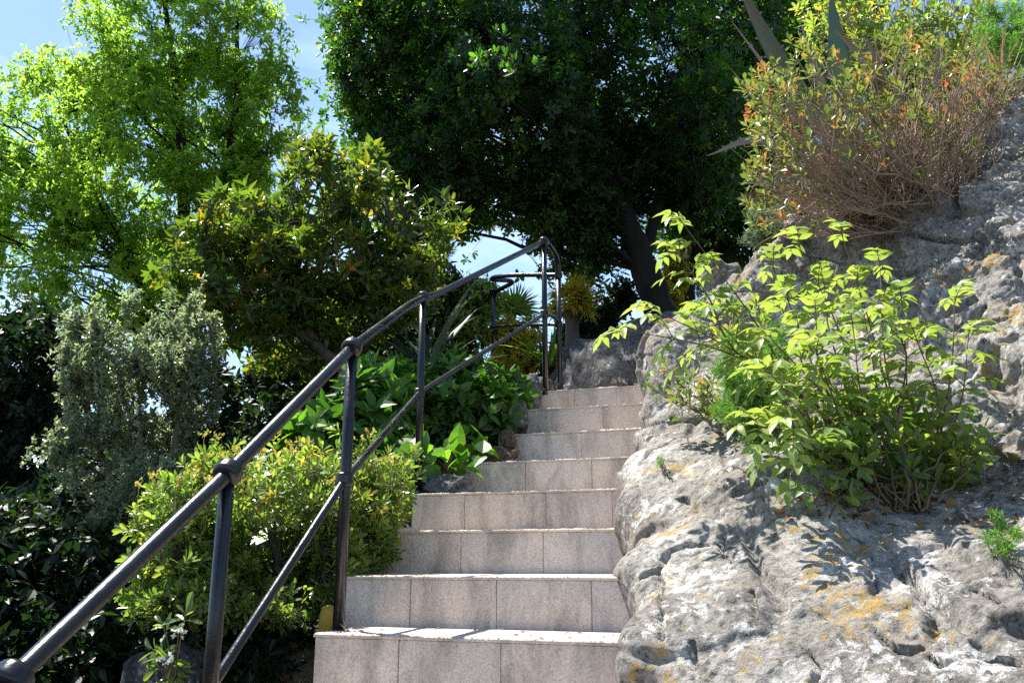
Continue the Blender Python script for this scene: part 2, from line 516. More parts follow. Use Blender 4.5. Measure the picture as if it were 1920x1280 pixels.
def stone_mat():
    m, nd, lk, out = mat_new('worn stair stone')
    at = nd.new('ShaderNodeAttribute'); at.attribute_name = 'tint'
    tc = nd.new('ShaderNodeTexCoord'); o = tc.outputs['Object']
    rp = ramp(nd, [(0, (.43, .41, .41)), (.35, (.58, .505, .45)), (.65, (.62, .515, .435)), (1, (.52, .485, .45))])
    n0 = noise(nd, lk, o, 3.2, 5, .6)
    ad = nd.new('ShaderNodeMath'); ad.operation = 'MULTIPLY_ADD'; ad.inputs[1].default_value = .9
    sb = nd.new('ShaderNodeMath'); sb.operation = 'SUBTRACT'; sb.inputs[1].default_value = .45
    lk.new(n0.outputs[0], ad.inputs[0]); lk.new(at.outputs['Fac'], sb.inputs[0]); lk.new(sb.outputs[0], ad.inputs[2])
    lk.new(ad.outputs[0], rp.inputs[0])
    # dark grime that runs down from the tread edge
    mp = nd.new('ShaderNodeMapping'); mp.inputs['Scale'].default_value = (1, 1, .32); lk.new(o, mp.inputs[0])
    n1 = noise(nd, lk, mp.outputs[0], 7.5, 7, .68, .3)
    r1 = ramp(nd, [(.45, (0, 0, 0)), (.62, (1, 1, 1))]); lk.new(n1.outputs[0], r1.inputs[0])
    c1 = mix(nd, lk, .0, rp.outputs[0], (.085, .078, .075))
    mfac = nd.new('ShaderNodeMath'); mfac.operation = 'MULTIPLY'; mfac.inputs[1].default_value = .46
    lk.new(r1.outputs[0], mfac.inputs[0]); lk.new(mfac.outputs[0], c1.node.inputs[0])
    n2 = noise(nd, lk, o, 150, 4, .7)
    r2 = ramp(nd, [(.34, (.72,) * 3), (.56, (1.06,) * 3)]); lk.new(n2.outputs[0], r2.inputs[0])
    c2 = mix(nd, lk, 1.0, c1, r2.outputs[0], 'MULTIPLY')
    p = nd.new('ShaderNodeBsdfPrincipled'); p.inputs['Roughness'].default_value = .82; p.inputs['Specular IOR Level'].default_value = .25
    lk.new(c2, p.inputs['Base Color'])
    n3 = noise(nd, lk, o, 70, 6, .7)
    bp = nd.new('ShaderNodeBump'); bp.inputs['Strength'].default_value = .55; bp.inputs['Distance'].default_value = .006
    lk.new(n3.outputs[0], bp.inputs['Height']); lk.new(bp.outputs[0], p.inputs['Normal'])
    lk.new(p.outputs[0], out.inputs[0])
    return m
M['stone'] = stone_mat()

def rock_mat(name, white=.5, orange=.5, base=((.085, .078, .07), (.20, .18, .16), (.30, .275, .25))):
    m, nd, lk, out = mat_new(name)
    tc = nd.new('ShaderNodeTexCoord'); o = tc.outputs['Object']
    n0 = noise(nd, lk, o, 2.6, 9, .62, .4)
    rp = ramp(nd, [(.30, base[0]), (.50, base[1]), (.68, base[2])]); lk.new(n0.outputs[0], rp.inputs[0])
    n1 = noise(nd, lk, o, 38, 12, .78, .4)
    r1 = ramp(nd, [(.38, (.22,) * 3), (.47, (.78,) * 3), (.60, (1.25,) * 3)]); lk.new(n1.outputs[0], r1.inputs[0])
    c = mix(nd, lk, 1.0, rp.outputs[0], r1.outputs[0], 'MULTIPLY')
    # white crust lichen: small blotches broken by fine noise
    a = noise(nd, lk, o, 5.5, 4, .6); b = noise(nd, lk, o, 27, 12, .82, .3)
    s = nd.new('ShaderNodeMath'); s.operation = 'MULTIPLY_ADD'; s.inputs[1].default_value = 1.5
    lk.new(b.outputs[0], s.inputs[0]); lk.new(a.outputs[0], s.inputs[2])
    t = 1.42 - .18 * white
    r2 = ramp(nd, [(t / 2 - .015, (0,) * 3), (t / 2 + .02, (.92,) * 3)])
    hf = nd.new('ShaderNodeMath'); hf.operation = 'MULTIPLY'; hf.inputs[1].default_value = .5
    lk.new(s.outputs[0], hf.inputs[0]); lk.new(hf.outputs[0], r2.inputs[0])
    c = mix(nd, lk, r2.outputs[0], c, (.62, .61, .59))
    # orange lichen
    mp = nd.new('ShaderNodeMapping'); mp.inputs['Location'].default_value = (5.3, 1.7, 9.1); lk.new(o, mp.inputs[0])
    a2 = noise(nd, lk, mp.outputs[0], 5.0, 3, .55); b2 = noise(nd, lk, mp.outputs[0], 30, 12, .8)
    s2 = nd.new('ShaderNodeMath'); s2.operation = 'MULTIPLY_ADD'; s2.inputs[1].default_value = 1.3
    lk.new(b2.outputs[0], s2.inputs[0]); lk.new(a2.outputs[0], s2.inputs[2])
    t2 = 1.38 - .13 * orange
    r3 = ramp(nd, [(t2 / 2 - .012, (0,) * 3), (t2 / 2 + .02, (.8,) * 3)]); hf2 = nd.new('ShaderNodeMath'); hf2.operation = 'MULTIPLY'; hf2.inputs[1].default_value = .5
    lk.new(s2.outputs[0], hf2.inputs[0]); lk.new(hf2.outputs[0], r3.inputs[0])
    c = mix(nd, lk, r3.outputs[0], c, (.42, .27, .07))
    p = nd.new('ShaderNodeBsdfPrincipled'); p.inputs['Roughness'].default_value = .9; p.inputs['Specular IOR Level'].default_value = .15
    lk.new(c, p.inputs['Base Color'])
    n3 = noise(nd, lk, o, 42, 10, .75, .3)
    bp = nd.new('ShaderNodeBump'); bp.inputs['Strength'].default_value = 1.0; bp.inputs['Distance'].default_value = .02
    lk.new(n3.outputs[0], bp.inputs['Height'])
    lk.new(bp.outputs[0], p.inputs['Normal'])
    lk.new(p.outputs[0], out.inputs[0])
    return m
M['rock'] = rock_mat('lichen covered limestone', .24, .50, ((.175, .160, .145), (.315, .292, .266), (.43, .405, .375)))
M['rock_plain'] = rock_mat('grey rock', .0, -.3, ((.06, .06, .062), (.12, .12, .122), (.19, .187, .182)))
M['rock_brown'] = rock_mat('brown edging stone', .0, .15, ((.06, .042, .027), (.13, .095, .06), (.20, .15, .10)))

def ground_mat():
    m, nd, lk, out = mat_new('earth with leaf litter')
    tc = nd.new('ShaderNodeTexCoord'); o = tc.outputs['Object']
    n0 = noise(nd, lk, o, 1.7, 8, .65); n1 = noise(nd, lk, o, 45, 5, .7)
    rp = ramp(nd, [(.3, (.022, .018, .011)), (.5, (.045, .034, .021)), (.62, (.028, .036, .012))]); lk.new(n0.outputs[0], rp.inputs[0])
    r1 = ramp(nd, [(.35, (.5,) * 3), (.65, (1.3,) * 3)]); lk.new(n1.outputs[0], r1.inputs[0])
    p = nd.new('ShaderNodeBsdfPrincipled'); p.inputs['Roughness'].default_value = .95
    lk.new(mix(nd, lk, 1.0, rp.outputs[0], r1.outputs[0], 'MULTIPLY'), p.inputs['Base Color'])
    bp = nd.new('ShaderNodeBump'); bp.inputs['Strength'].default_value = .8; bp.inputs['Distance'].default_value = .03
    lk.new(n1.outputs[0], bp.inputs['Height']); lk.new(bp.outputs[0], p.inputs['Normal'])
    lk.new(p.outputs[0], out.inputs[0])
    return m
M['ground'] = ground_mat()
def plain_mat(name, col, rough=.6):
    m, nd, lk, out = mat_new(name)
    tc = nd.new('ShaderNodeTexCoord')
    n = noise(nd, lk, tc.outputs['Object'], 30, 5, .65)
    rp = ramp(nd, [(.3, tuple(c * .6 for c in col)), (.6, col)]); lk.new(n.outputs[0], rp.inputs[0])
    p = nd.new('ShaderNodeBsdfPrincipled'); p.inputs['Roughness'].default_value = rough
    lk.new(rp.outputs[0], p.inputs['Base Color']); lk.new(p.outputs[0], out.inputs[0])
    return m

# ------------------------------------------------------------------ the stair frame
ROT = radians(18.3)
SX = np.array([math.cos(ROT), -math.sin(ROT), 0])      # along a riser, to the right
SE = np.array([math.sin(ROT), math.cos(ROT), 0])       # up the stairs
STEPS = [(590, 1186, 2.52), (643, 1078, 2.82), (700, 995, 3.32), (772, 925, 3.75), (866, 867, 4.2), (962, 813, 4.60), (985, 767, 4.95), (1008, 733, 5.25)]
STEP_L = [px(*s) for s in STEPS]
ADV = [float(p @ SE) for p in STEP_L]
ZS = [float(p[2]) for p in STEP_L]
LATS = [float(p @ SX) for p in STEP_L]
JOINTS = [(745, 938), (768, 930), (863, 1018), (870, 1023), (985, 1110), (1090,), (1131,), (1077,)]
# the steps that go on below the picture and the landing above
for k in range(1, 8):
    ADV.insert(0, ADV[0] - .31); ZS.insert(0, ZS[0] - .172); LATS.insert(0, LATS[0]); JOINTS.insert(0, None)
NB = 7

def stair_z(a):
    return np.interp(a, ADV + [ADV[-1] + .4, 60], ZS + [ZS[-1], ZS[-1]])

def terrain_z(x, y):
    a = x * SE[0] + y * SE[1]
    l = x * SX[0] + y * SX[1]
    d = np.maximum(0, -1.28 - l + .10 * np.maximum(a - 2, 0) * 0)
    llat = np.interp(a, ADV, LATS)
    d = np.maximum(0, llat - l)
    z = stair_z(a) - .26 + .17 * np.clip(d / .06, 0, 1)
    z = z - .22 * np.minimum(d, 1.0) - .95 * np.clip(d - 1.0, 0, 3.6) - .12 * np.clip(d - 4.6, 0, 12)
    z = z - .9 * np.clip(d / .5, 0, 1) * np.clip((3.1 - a) / .7, 0, 1)
    # rising ground under the trees beyond the landing
    z = z + np.clip(a - ADV[-1] - .5, 0, 3.5) * .34 * np.clip(1 - d / 1.5, 0, 1)
    z = z - 1.1 * np.clip((l - llat - .75) / .35, 0, 1) * np.clip((7.2 - a) / .8, 0, 1)
    r = np.maximum(0, l - (llat + 2.6))
    z = z + .5 * np.minimum(r, 6)
    far = np.clip((np.hypot(x, y) - 18) / 30, 0, 1)
    z = z * (1 - far) + (-4.0) * far
    return z

# ground sheet
g = np.sinh(np.linspace(-5.2, 5.2, 241)) / math.sinh(5.2)
gx, gy = np.meshgrid(g * 900, g * 900 + 3.0)
gz = terrain_z(gx, gy) + .05 * fbm(np.stack([gx, gy, gx * 0], -1) * .9, 3)
mb = MB()
n = 241
ii, jj = np.meshgrid(np.arange(n - 1), np.arange(n - 1), indexing='ij')
qq = np.stack([ii * n + jj, ii * n + jj + 1, (ii + 1) * n + jj + 1, (ii + 1) * n + jj], -1)
mb.add(np.stack([gx, gy, gz], -1), None, qq)
o = mb.build('ground', M['ground']); o['kind'] = 'structure'

# ------------------------------------------------------------------ stone staircase
rs = np.random.default_rng(11)
stair = thing('stone_staircase', 'straight flight of worn grey stone steps climbing between rock and black handrail', 'staircase', STEP_L[0])

def wobble_box(mb, a0, a1, l0, l1, z0, z1, tint, nl, edge=.003, bev=.004):
    """A stone slab in the stair frame, front face cut in nl columns with a chipped top edge."""
    nl = max(2, nl)
    ls = np.linspace(l0, l1, nl + 1)
    prof = [(a0 + .001, z0), (a0, z0 + bev), (a0, (z0 + z1) / 2), (a0, z1 - bev), (a0 + bev, z1), ((a0 + a1) / 2, z1), (a1, z1), (a1, z0)]
    K = len(prof)
    V = np.zeros((nl + 1, K, 3))
    for k, (a, z) in enumerate(prof):
        V[:, k] = np.outer(ls, SX) + a * SE + np.array([0, 0, z])
    w = fbm(np.stack([ls * 14, np.full_like(ls, z1 * 31), ls * 0], -1), 4, .6)
    w2 = fbm(np.stack([ls * 55, np.full_like(ls, z0 * 17), ls * 0 + 3], -1), 2, .6)
    w2 = w2 + 3.2 * np.clip(fbm(np.stack([ls * 23, np.full_like(ls, z0 * 7), ls * 0 + 9], -1), 2) - .28, 0, 1)
    for k in (3, 4):
        V[:, k, 2] -= np.abs(w2) * edge * 1.5 + edge * .8 * w
        V[:, k] += np.outer(np.abs(w2) * edge * 1.6 + w * edge * .8, SE)
    s = np.arange(K)
    s2 = (s + 1) % K
    Q = []
    for c in range(nl):
        for k in range(K):
            Q.append((c * K + k, (c + 1) * K + k, (c + 1) * K + s2[k], c * K + s2[k]))
    T = []
    for k in range(1, K - 1):
        T.append((0, k, k + 1)); b = nl * K
        T.append((b, b + k + 1, b + k))
    mb.add(V.reshape(-1, 3), T, Q, tint)

WID = [.95 + .35] * len(ADV)
for i in range(len(ADV)):
    mb = MB()
    a0, z1, l0 = ADV[i], ZS[i], LATS[i]
    z0 = (ZS[i - 1] if i else z1 - .19) - .04
    l1 = l0 + 1.08
    a1 = (ADV[i + 1] + .06) if i + 1 < len(ADV) else a0 + .42
    th = .011
    # core behind the riser slabs
    if JOINTS[i]:
        P0 = np.outer(np.linspace(0, 1.5, 3001), SX) + a0 * SE + l0 * SX + np.array([0, 0, (z0 + z1) / 2])
        uu = proj(P0)[0]
        js = [l0 + float(np.interp(j, uu, np.linspace(0, 1.5, 3001))) for j in JOINTS[i]]
    else:
        js = [l0 + .27 + rs.uniform(-.05, .05), l0 + .56 + rs.uniform(-.05, .05)]
    while js[-1] + .3 < l1 - .05:
        js.append(js[-1] + rs.uniform(.26, .34))
    b = [l0] + js + [l1]
    wobble_box(mb, a0 + .0085, a0 + .08, l0 + .01, l1, z0, z1 - th - .002, .62, 3, 0, .001)
    for k in range(len(b) - 1):
        wobble_box(mb, a0 + .004 + rs.uniform(-.0012, .0012), a0 + .008, b[k] + rs.uniform(.001, .0024), b[k + 1] - rs.uniform(.001, .0024), z0 + .001, z1 - th, rs.uniform(.2, .9), 12, .0, .002)
    tb = [l0 - .004]
    while tb[-1] + .5 < l1:
        tb.append(tb[-1] + rs.uniform(.36, .5))
    tb[-1] = l1 + .004
    for k in range(len(tb) - 1):
        wobble_box(mb, a0 - .0005, a1, tb[k] + .001, tb[k + 1] - .001, z1 - th, z1 + .0008 * (k % 2), rs.uniform(.5, .9), 130, .0055, .0075)
    mb.build('step', M['stone'], stair, smooth=False)

# landing slabs that lead on from the top step
mb = MB()
for k in range(3):
    wobble_box(mb, ADV[-1] + .43 + .5 * k, ADV[-1] + .925 + .5 * k, LATS[-1] + .12, LATS[-1] + 1.4, ZS[-1] - .1, ZS[-1] + .055, .5, 30, .004, .005)
o = mb.build('landing', M['stone'], smooth=False); o['kind'] = 'structure'

# ------------------------------------------------------------------ rock outcrop on the right
def rbf_fit(ab, h, smooth=1e-3):
    n = len(ab)
    def k(r): return np.where(r > 1e-9, r * r * np.log(np.maximum(r, 1e-9)), 0)
    d = np.linalg.norm(ab[:, None] - ab[None], axis=-1)
    A = np.zeros((n + 3, n + 3))
    A[:n, :n] = k(d) + smooth * np.eye(n)
    A[:n, n] = 1; A[:n, n + 1:] = ab
    A[n, :n] = 1; A[n + 1:, :n] = ab.T
    w = np.linalg.solve(A, np.concatenate([h, np.zeros(3)]))
    def f(q):
        out = np.empty(len(q))
        for s in range(0, len(q), 40000):
            e = q[s:s + 40000]
            out[s:s + 40000] = k(np.linalg.norm(e[:, None] - ab[None], axis=-1)) @ w[:n] + w[n] + e @ w[n + 1:]
        return out
    return f

contact = [(1160, 1285, 2.12), (1167, 1202, 2.26), (1145, 1077, 2.58), (1150, 990, 3.05), (1157, 915, 3.46), (1188, 854, 3.92), (1199, 800, 4.37), (1216, 752, 4.72), (1232, 715, 5.0)]
face = [(1230, 1275, 2.08), (1300, 1270, 2.0), (1450, 1265, 1.90), (1600, 1270, 1.82), (1750, 1270, 1.75), (1900, 1260, 1.68),
        (1240, 1110, 2.38), (1300, 1100, 2.29), (1450, 1100, 2.15), (1600, 1100, 2.05), (1750, 1100, 1.98), (1890, 1100, 1.90),
        (1240, 1000, 2.68), (1290, 1000, 2.54), (1400, 1000, 2.42), (1540, 1010, 2.28), (1650, 1010, 2.20), (1750, 1015, 2.16), (1870, 1030, 2.08),
        (1300, 900, 2.88), (1400, 860, 2.76), (1500, 880, 2.56), (1560, 930, 2.42), (1700, 975, 2.33), (1860, 1000, 2.22),
        (1600, 885, 2.88), (1720, 900, 2.76), (1850, 925, 2.62), (1290, 820, 3.38), (1270, 760, 4.1),
        (1340, 680, 4.1), (1350, 570, 4.9), (1420, 520, 4.85), (1500, 560, 4.25), (1440, 700, 3.55), (1600, 760, 3.12), (1560, 680, 3.42), (1700, 800, 2.97), (1620, 590, 3.65), (1750, 620, 3.25), (1850, 760, 2.88), (1900, 680, 2.88),
        (1900, 500, 3.2), (1850, 350, 3.7), (1760, 440, 3.75), (1660, 500, 3.95), (1900, 240, 4.0), (1540, 480, 4.6), (1930, 140, 4.4)]
rim = [(1255, 690, 5.0), (1290, 615, 5.3), (1330, 525, 5.5), (1360, 488, 5.5), (1410, 465, 5.4), (1470, 452, 5.1), (1560, 440, 4.85), (1650, 430, 4.5), (1740, 395, 4.25), (1810, 270, 4.3), (1870, 190, 4.4), (1930, 110, 4.6)]
outer = [(2080, 1260, 1.6), (2080, 1000, 2.0), (2080, 800, 2.6), (2080, 600, 2.85), (2080, 350, 3.4), (2080, 100, 4.2), (1250, 1450, 1.9), (1500, 1450, 1.75), (1800, 1450, 1.55), (2100, 1480, 1.35), (2380, 1400, 1.4), (2380, 1150, 1.7), (2380, 900, 2.15), (2380, 650, 2.5), (2380, 400, 2.9), (2380, 150, 3.5), (2250, -100, 4.3), (2080, -60, 4.7), (2230, 500, 2.95), (2230, 800, 2.5), (2230, 1050, 1.9)]
CP = [px(*q) for q in contact + face + rim + outer]
CP += [px(*q) + np.array([.12, .02, -.35]) for q in contact]
CP += [px(*q) + np.array([.28, .55, -.12]) for q in rim]
CP += [px(*q) + np.array([.5, 1.0, -.55]) for q in rim]
CP = np.array(CP)
RN = unit(np.array([-.62, -.58, .53]))
RA = unit(np.cross([0, 0, 1.0], RN)); RB = np.cross(RN, RA)
RC = CP.mean(0)
q = CP - RC
cab = np.stack([q @ RA, q @ RB], -1)
f_rock = rbf_fit(cab, q @ RN, 2e-3)

def rock_base(ab):
    return RC + ab[:, :1] * RA + ab[:, 1:] * RB + f_rock(ab)[:, None] * RN

def worley(p):
    """Nearest and second nearest jittered cell distance, and the nearest cell's hash."""
    i = np.floor(p).astype(int)
    F1 = np.full(len(p), 9.0); F2 = np.full(len(p), 9.0); idx = np.zeros(len(p), int); cen = np.zeros_like(p)
    for dx in (-1, 0, 1):
        for dy in (-1, 0, 1):
            for dz in (-1, 0, 1):
                c = i + np.array([dx, dy, dz]); m = c & 255
                h = _perm[_perm[_perm[m[:, 0]] + m[:, 1]] + m[:, 2]]
                q = c + .5 + .5 * _grad[h]
                d = np.linalg.norm(q - p, axis=1)
                near = d < F1
                F2 = np.where(near, F1, np.minimum(F2, d))
                idx = np.where(near, h, idx)
                cen = np.where(near[:, None], q, cen)
                F1 = np.where(near, d, F1)
    return F1, F2, idx, cen

def facets(p, freq, amp, stretch):
    q = p * freq * stretch
    q = q + .22 * np.stack([perlin(q * .9 + 3), perlin(q * .9 + 13), perlin(q * .9 + 23)], -1)
    F1, F2, h, c = worley(q)
    tilt = _grad[(h * 7 + 3) & 255]
    v = ((q - c) * tilt).sum(1) * .75 + _grad[(h * 5 + 1) & 255][:, 0] * .35
    gap = np.clip((F2 - F1) / .045, 0, 1)
    return amp * 1.25 * v * (.25 + .75 * gap) - amp * .12 * (1 - gap)

def crack_lines(p):
    w = p + .25 * np.stack([perlin(p * 1.6), perlin(p * 1.6 + 9), perlin(p * 1.6 + 21)], -1)
    return w

def rock_relief(p, amp=1.0):
    st = p.copy()
    # bedding that dips to the left, as the ledges in the photograph do
    bed = (p @ unit(np.array([.35, -.25, 1.0])))
    r1 = 1 - np.abs(perlin(p * 2.1 + 3)) * 2
    r2 = 1 - np.abs(perlin(p * 5.2 + 17)) * 2
    w = crack_lines(p)
    cr = np.abs(perlin(np.stack([w[:, 0] * 2.4, w[:, 1] * 2.4, w[:, 2] * .9], -1) + 41))
    cr2 = np.abs(perlin(np.stack([w[:, 0] * 1.3, w[:, 1] * 1.3, w[:, 2] * 4.6], -1) + 77))
    crack = np.clip(1 - cr / .05, 0, 1) ** .6 * .075 * np.clip(perlin(p * 1.9 + 5) * 4 + .2, 0, 1) + np.clip(1 - cr2 / .055, 0, 1) ** .6 * .07 * np.clip(perlin(p * 1.7 + 15) * 3 + .45, 0, 1)
    saw = (bed * 4.5 + .6 * perlin(p * 1.5 + 2)) % 1.0
    ledge = (saw ** 1.6 - .4) * .055 * np.clip(perlin(p * 1.1 + 61) * 2.5 + .5, 0, 1)
    pits = np.clip(perlin(p * 11 + 5) - .36, 0, 1) * .05
    fac = facets(p, 2.0, .050, np.array([1, 1, .75])) + facets(p + 5, 6.0, .020, np.array([.9, 1, 1.1])) + facets(p + 11, 17, .007, np.array([1, 1, 1]))
    return amp * (  .030 * perlin(p * 1.7) + .012 * (r1 - .5) + .008 * (r2 - .4) + fac + ledge - crack - pits
                  + .009 * fbm(p * 8, 3, .6) + .004 * (1 - 2 * np.abs(perlin(p * 15 + 4))) + .006 * (1 - 2 * np.abs(perlin(p * 33 + 14))) + .007 * fbm(p * 52, 2))

def grid_rock(step):
    lo, hi = cab.min(0) - .3, cab.max(0) + .3
    na, nb = int((hi[0] - lo[0]) / step), int((hi[1] - lo[1]) / step)
    A, B = np.meshgrid(np.linspace(lo[0], hi[0], na), np.linspace(lo[1], hi[1], nb), indexing='ij')
    ab = np.stack([A.ravel(), B.ravel()], -1)
    P = rock_base(ab).reshape(na, nb, 3)
    du = np.gradient(P, axis=0); dv = np.gradient(P, axis=1)
    N = unit(np.cross(du, dv))
    N *= np.sign((N @ RN))[..., None]
    dm = np.full(len(ab), 9.0)
    for c in cab:
        dm = np.minimum(dm, np.linalg.norm(ab - c, axis=1))
    P2 = P.reshape(-1, 3)
    con = np.array([px(*q_) for q_ in contact])
    amp = np.full(len(P2), 1.0)
    for c in con:
        amp = np.minimum(amp, .14 + .75 * np.linalg.norm(P2 - c, axis=1))
    P2 = P2 + N.reshape(-1, 3) * (rock_relief(P2) * np.clip(amp, 0, 1))[:, None]
    keep = (dm < .55).reshape(na, nb)
    i, j = np.meshgrid(np.arange(na - 1), np.arange(nb - 1), indexing='ij')
    ok = keep[:-1, :-1] & keep[1:, :-1] & keep[:-1, 1:] & keep[1:, 1:]
    i, j = i[ok], j[ok]
    Q = np.stack([i * nb + j, (i + 1) * nb + j, (i + 1) * nb + j + 1, i * nb + j + 1], -1)
    used = np.unique(Q)
    re = np.full(na * nb, -1); re[used] = np.arange(len(used))
    return P2[used], re[Q], P, N
RV, RQ, _, _ = grid_rock(.0066)
RU = np.stack(proj(RV), -1)

def on_rock(u, v):
    """The rock point seen nearest to that photo pixel."""
    d = np.hypot(RU[:, 0] - u, RU[:, 1] - v) + .3 * np.linalg.norm(RV - CAM, axis=1)
    k = np.argsort(d)[:40]
    k = k[np.linalg.norm(RV[k] - CAM, axis=1).argmin()]
    return RV[k]

# the open fractures of the limestone, cut into the mesh along lines that lie on its surface
FRACTURES = [([(1740, 947), (1800, 960), (1860, 985), (1918, 1005)], .07, .026), ([(1633, 1020), (1640, 1060), (1633, 1085), (1616, 1115)], .05, .016), ([(1700, 1090), (1722, 1122), (1743, 1155), (1746, 1200)], .06, .018),
             ([(1725, 1200), (1767, 1222), (1851, 1216), (1925, 1234)], .06, .020), ([(1636, 1166), (1666, 1190), (1700, 1196), (1722, 1180)], .05, .018), ([(1185, 1096), (1225, 1062), (1250, 1030), (1290, 1012), (1330, 1018)], .07, .022),
             ([(1238, 1045), (1232, 1100), (1240, 1160), (1236, 1230)], .055, .016), ([(1158, 1140), (1166, 1200)], .05, .018), ([(1352, 930), (1380, 924), (1408, 910)], .06, .02), ([(1420, 1040), (1411, 1080), (1405, 1115), (1412, 1150), (1400, 1210)], .05, .014), ([(1345, 975), (1352, 1020), (1366, 1068)], .05, .014),
             ([(1784, 611), (1831, 588), (1895, 544), (1925, 520)], .07, .026), ([(1790, 640), (1840, 610), (1900, 584)], .07, .022), ([(1400, 596), (1440, 588), (1485, 580)], .06, .022), ([(1380, 545), (1430, 540), (1470, 525)], .05, .02), ([(1290, 1180), (1300, 1230), (1292, 1280)], .05, .014),
             ([(1500, 1190), (1520, 1230), (1515, 1280)], .05, .014), ([(1840, 820), (1880, 850), (1920, 860)], .07, .026), ([(1800, 1080), (1850, 1100), (1880, 1140)], .05, .016), ([(1240, 940), (1270, 930), (1300, 940)], .05, .016)]
for line, dep, wid in FRACTURES:
    pl = smooth_path([on_rock(*q_) for q_ in line], 14)
    pl = pl + .012 * np.stack([perlin(pl * 9 + 3), perlin(pl * 9 + 13), perlin(pl * 9 + 33)], -1) * 2
    box = ((RV > pl.min(0) - .1) & (RV < pl.max(0) + .1)).all(1)
    k = np.where(box)[0]
    if not len(k):
        continue
    dd = np.linalg.norm(RV[k][:, None] - pl[None], axis=-1)
    j = dd.argmin(1)
    taper = np.sin(np.pi * np.clip(j / (len(pl) - 1), .06, .94)) ** .5
    w_ = wid * .72 * taper * (1 + .9 * perlin(RV[k] * 17))
    RV[k] -= RN * (dep * .8 * taper * np.clip(1 - dd.min(1) / np.maximum(w_, .004), 0, 1) ** .7)[:, None]

mb = MB()
mb.add(RV, None, RQ)
rock = mb.build('rock_outcrop', M['rock'])
tag(rock, 'big grey rock outcrop with white and orange lichen rising along the right of the steps', 'rock')
def stone(name, label, cen, rad, seed, mat, group=None, amp=.22, res=40, cat='rock', flat=1.0):
    r = np.random.default_rng(seed)
    th = np.linspace(0, math.pi, res)[:, None]; ph = np.linspace(0, 2 * math.pi, res * 2, endpoint=False)[None]
    d = np.stack([np.sin(th) * np.cos(ph), np.sin(th) * np.sin(ph), np.cos(th) + 0 * ph], -1)
    p = d * (1 + amp * fbm(d * 1.4 + seed * 3.1, 3)[..., None] + .05 * fbm(d * 6 + seed, 3)[..., None])
    p = np.sign(p) * np.abs(p) ** .85
    V = np.asarray(cen) + p * np.asarray(rad)
    n1, n2 = res, res * 2
    i, j = np.meshgrid(np.arange(n1 - 1), np.arange(n2), indexing='ij')
    Q = np.stack([i * n2 + j, (i + 1) * n2 + j, (i + 1) * n2 + (j + 1) % n2, i * n2 + (j + 1) % n2], -1)
    m = MB(); m.add(V.reshape(-1, 3), None, Q)
    o_ = m.build(name, mat)
    return tag(o_, label, cat, group)

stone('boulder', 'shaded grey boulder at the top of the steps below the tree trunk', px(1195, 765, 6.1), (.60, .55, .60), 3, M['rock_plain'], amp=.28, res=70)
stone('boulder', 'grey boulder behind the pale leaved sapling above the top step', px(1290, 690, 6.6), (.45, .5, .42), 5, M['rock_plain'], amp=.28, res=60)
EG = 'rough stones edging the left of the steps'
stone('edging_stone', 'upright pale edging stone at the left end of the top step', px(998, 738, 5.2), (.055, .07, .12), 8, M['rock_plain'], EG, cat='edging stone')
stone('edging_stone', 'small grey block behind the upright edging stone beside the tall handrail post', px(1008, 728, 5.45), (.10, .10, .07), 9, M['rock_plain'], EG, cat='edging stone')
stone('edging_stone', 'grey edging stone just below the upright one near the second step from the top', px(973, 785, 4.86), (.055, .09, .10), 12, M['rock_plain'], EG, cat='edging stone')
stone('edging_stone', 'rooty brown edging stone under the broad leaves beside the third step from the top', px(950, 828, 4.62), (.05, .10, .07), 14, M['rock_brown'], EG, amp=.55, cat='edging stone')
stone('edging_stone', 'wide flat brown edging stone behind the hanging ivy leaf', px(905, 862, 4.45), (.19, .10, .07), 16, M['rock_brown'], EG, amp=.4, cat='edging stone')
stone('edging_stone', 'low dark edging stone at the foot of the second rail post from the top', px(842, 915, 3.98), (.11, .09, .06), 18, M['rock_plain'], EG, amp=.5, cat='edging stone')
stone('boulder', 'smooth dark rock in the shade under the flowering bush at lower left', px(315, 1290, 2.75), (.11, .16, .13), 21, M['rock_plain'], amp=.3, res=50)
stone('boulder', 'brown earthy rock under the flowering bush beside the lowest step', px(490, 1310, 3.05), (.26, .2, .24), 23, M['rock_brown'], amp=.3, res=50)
stone('marker_stone', 'small yellow painted stone behind the handrail post beside the steps', px(614, 1165, 2.76), (.026, .03, .05), 25, plain_mat('yellow paint', (.30, .21, .015)), cat='stone', amp=.1)

# ------------------------------------------------------------------ iron handrail
rail = thing('iron_handrail', 'black iron handrail with round posts and two pipe rails climbing left of the steps', 'handrail', px(632, 1182, 2.62))
POSTS = [((20, 1278, 1.42), (-30, 2000, 1.42)), ((427, 888, 2.0), (400, 1290, 2.0)), ((660, 652, 2.62), (632, 1184, 2.62)), ((793, 558, 3.95), (783, 923, 3.95)), ((1020, 453, 5.25), (1027, 732, 5.25)), ((1047, 516, 5.62), (1047, 722, 5.62)), ((926, 546, 6.5), (927, 695, 6.5)), ((905, 585, 6.9), (906, 650, 6.9))]
COLLAR = []
for k, (t, b_) in enumerate(POSTS):
    t = px(*t); b_ = px(*b_)
    zb = b_[2] - .02
    if k < 2:
        zb = float(stair_z(t[0] * SE[0] + t[1] * SE[1])) - .05
    r = .0175 if k < 5 else .0165
    mb = MB()
    tubes(mb, np.array([[t[0], t[1], zb], [t[0], t[1], (zb + t[2]) / 2], [t[0], t[1], t[2] + .004]]), r, 24, cap=True)
    if k != 7:
        # a small base flange
        tubes(mb, np.array([[t[0], t[1], zb - .01], [t[0], t[1], zb + .022], [t[0], t[1], zb + .028]]), np.array([[r + .004, r + .004, r]]), 24)
    mb.build('post', M['iron'], rail)

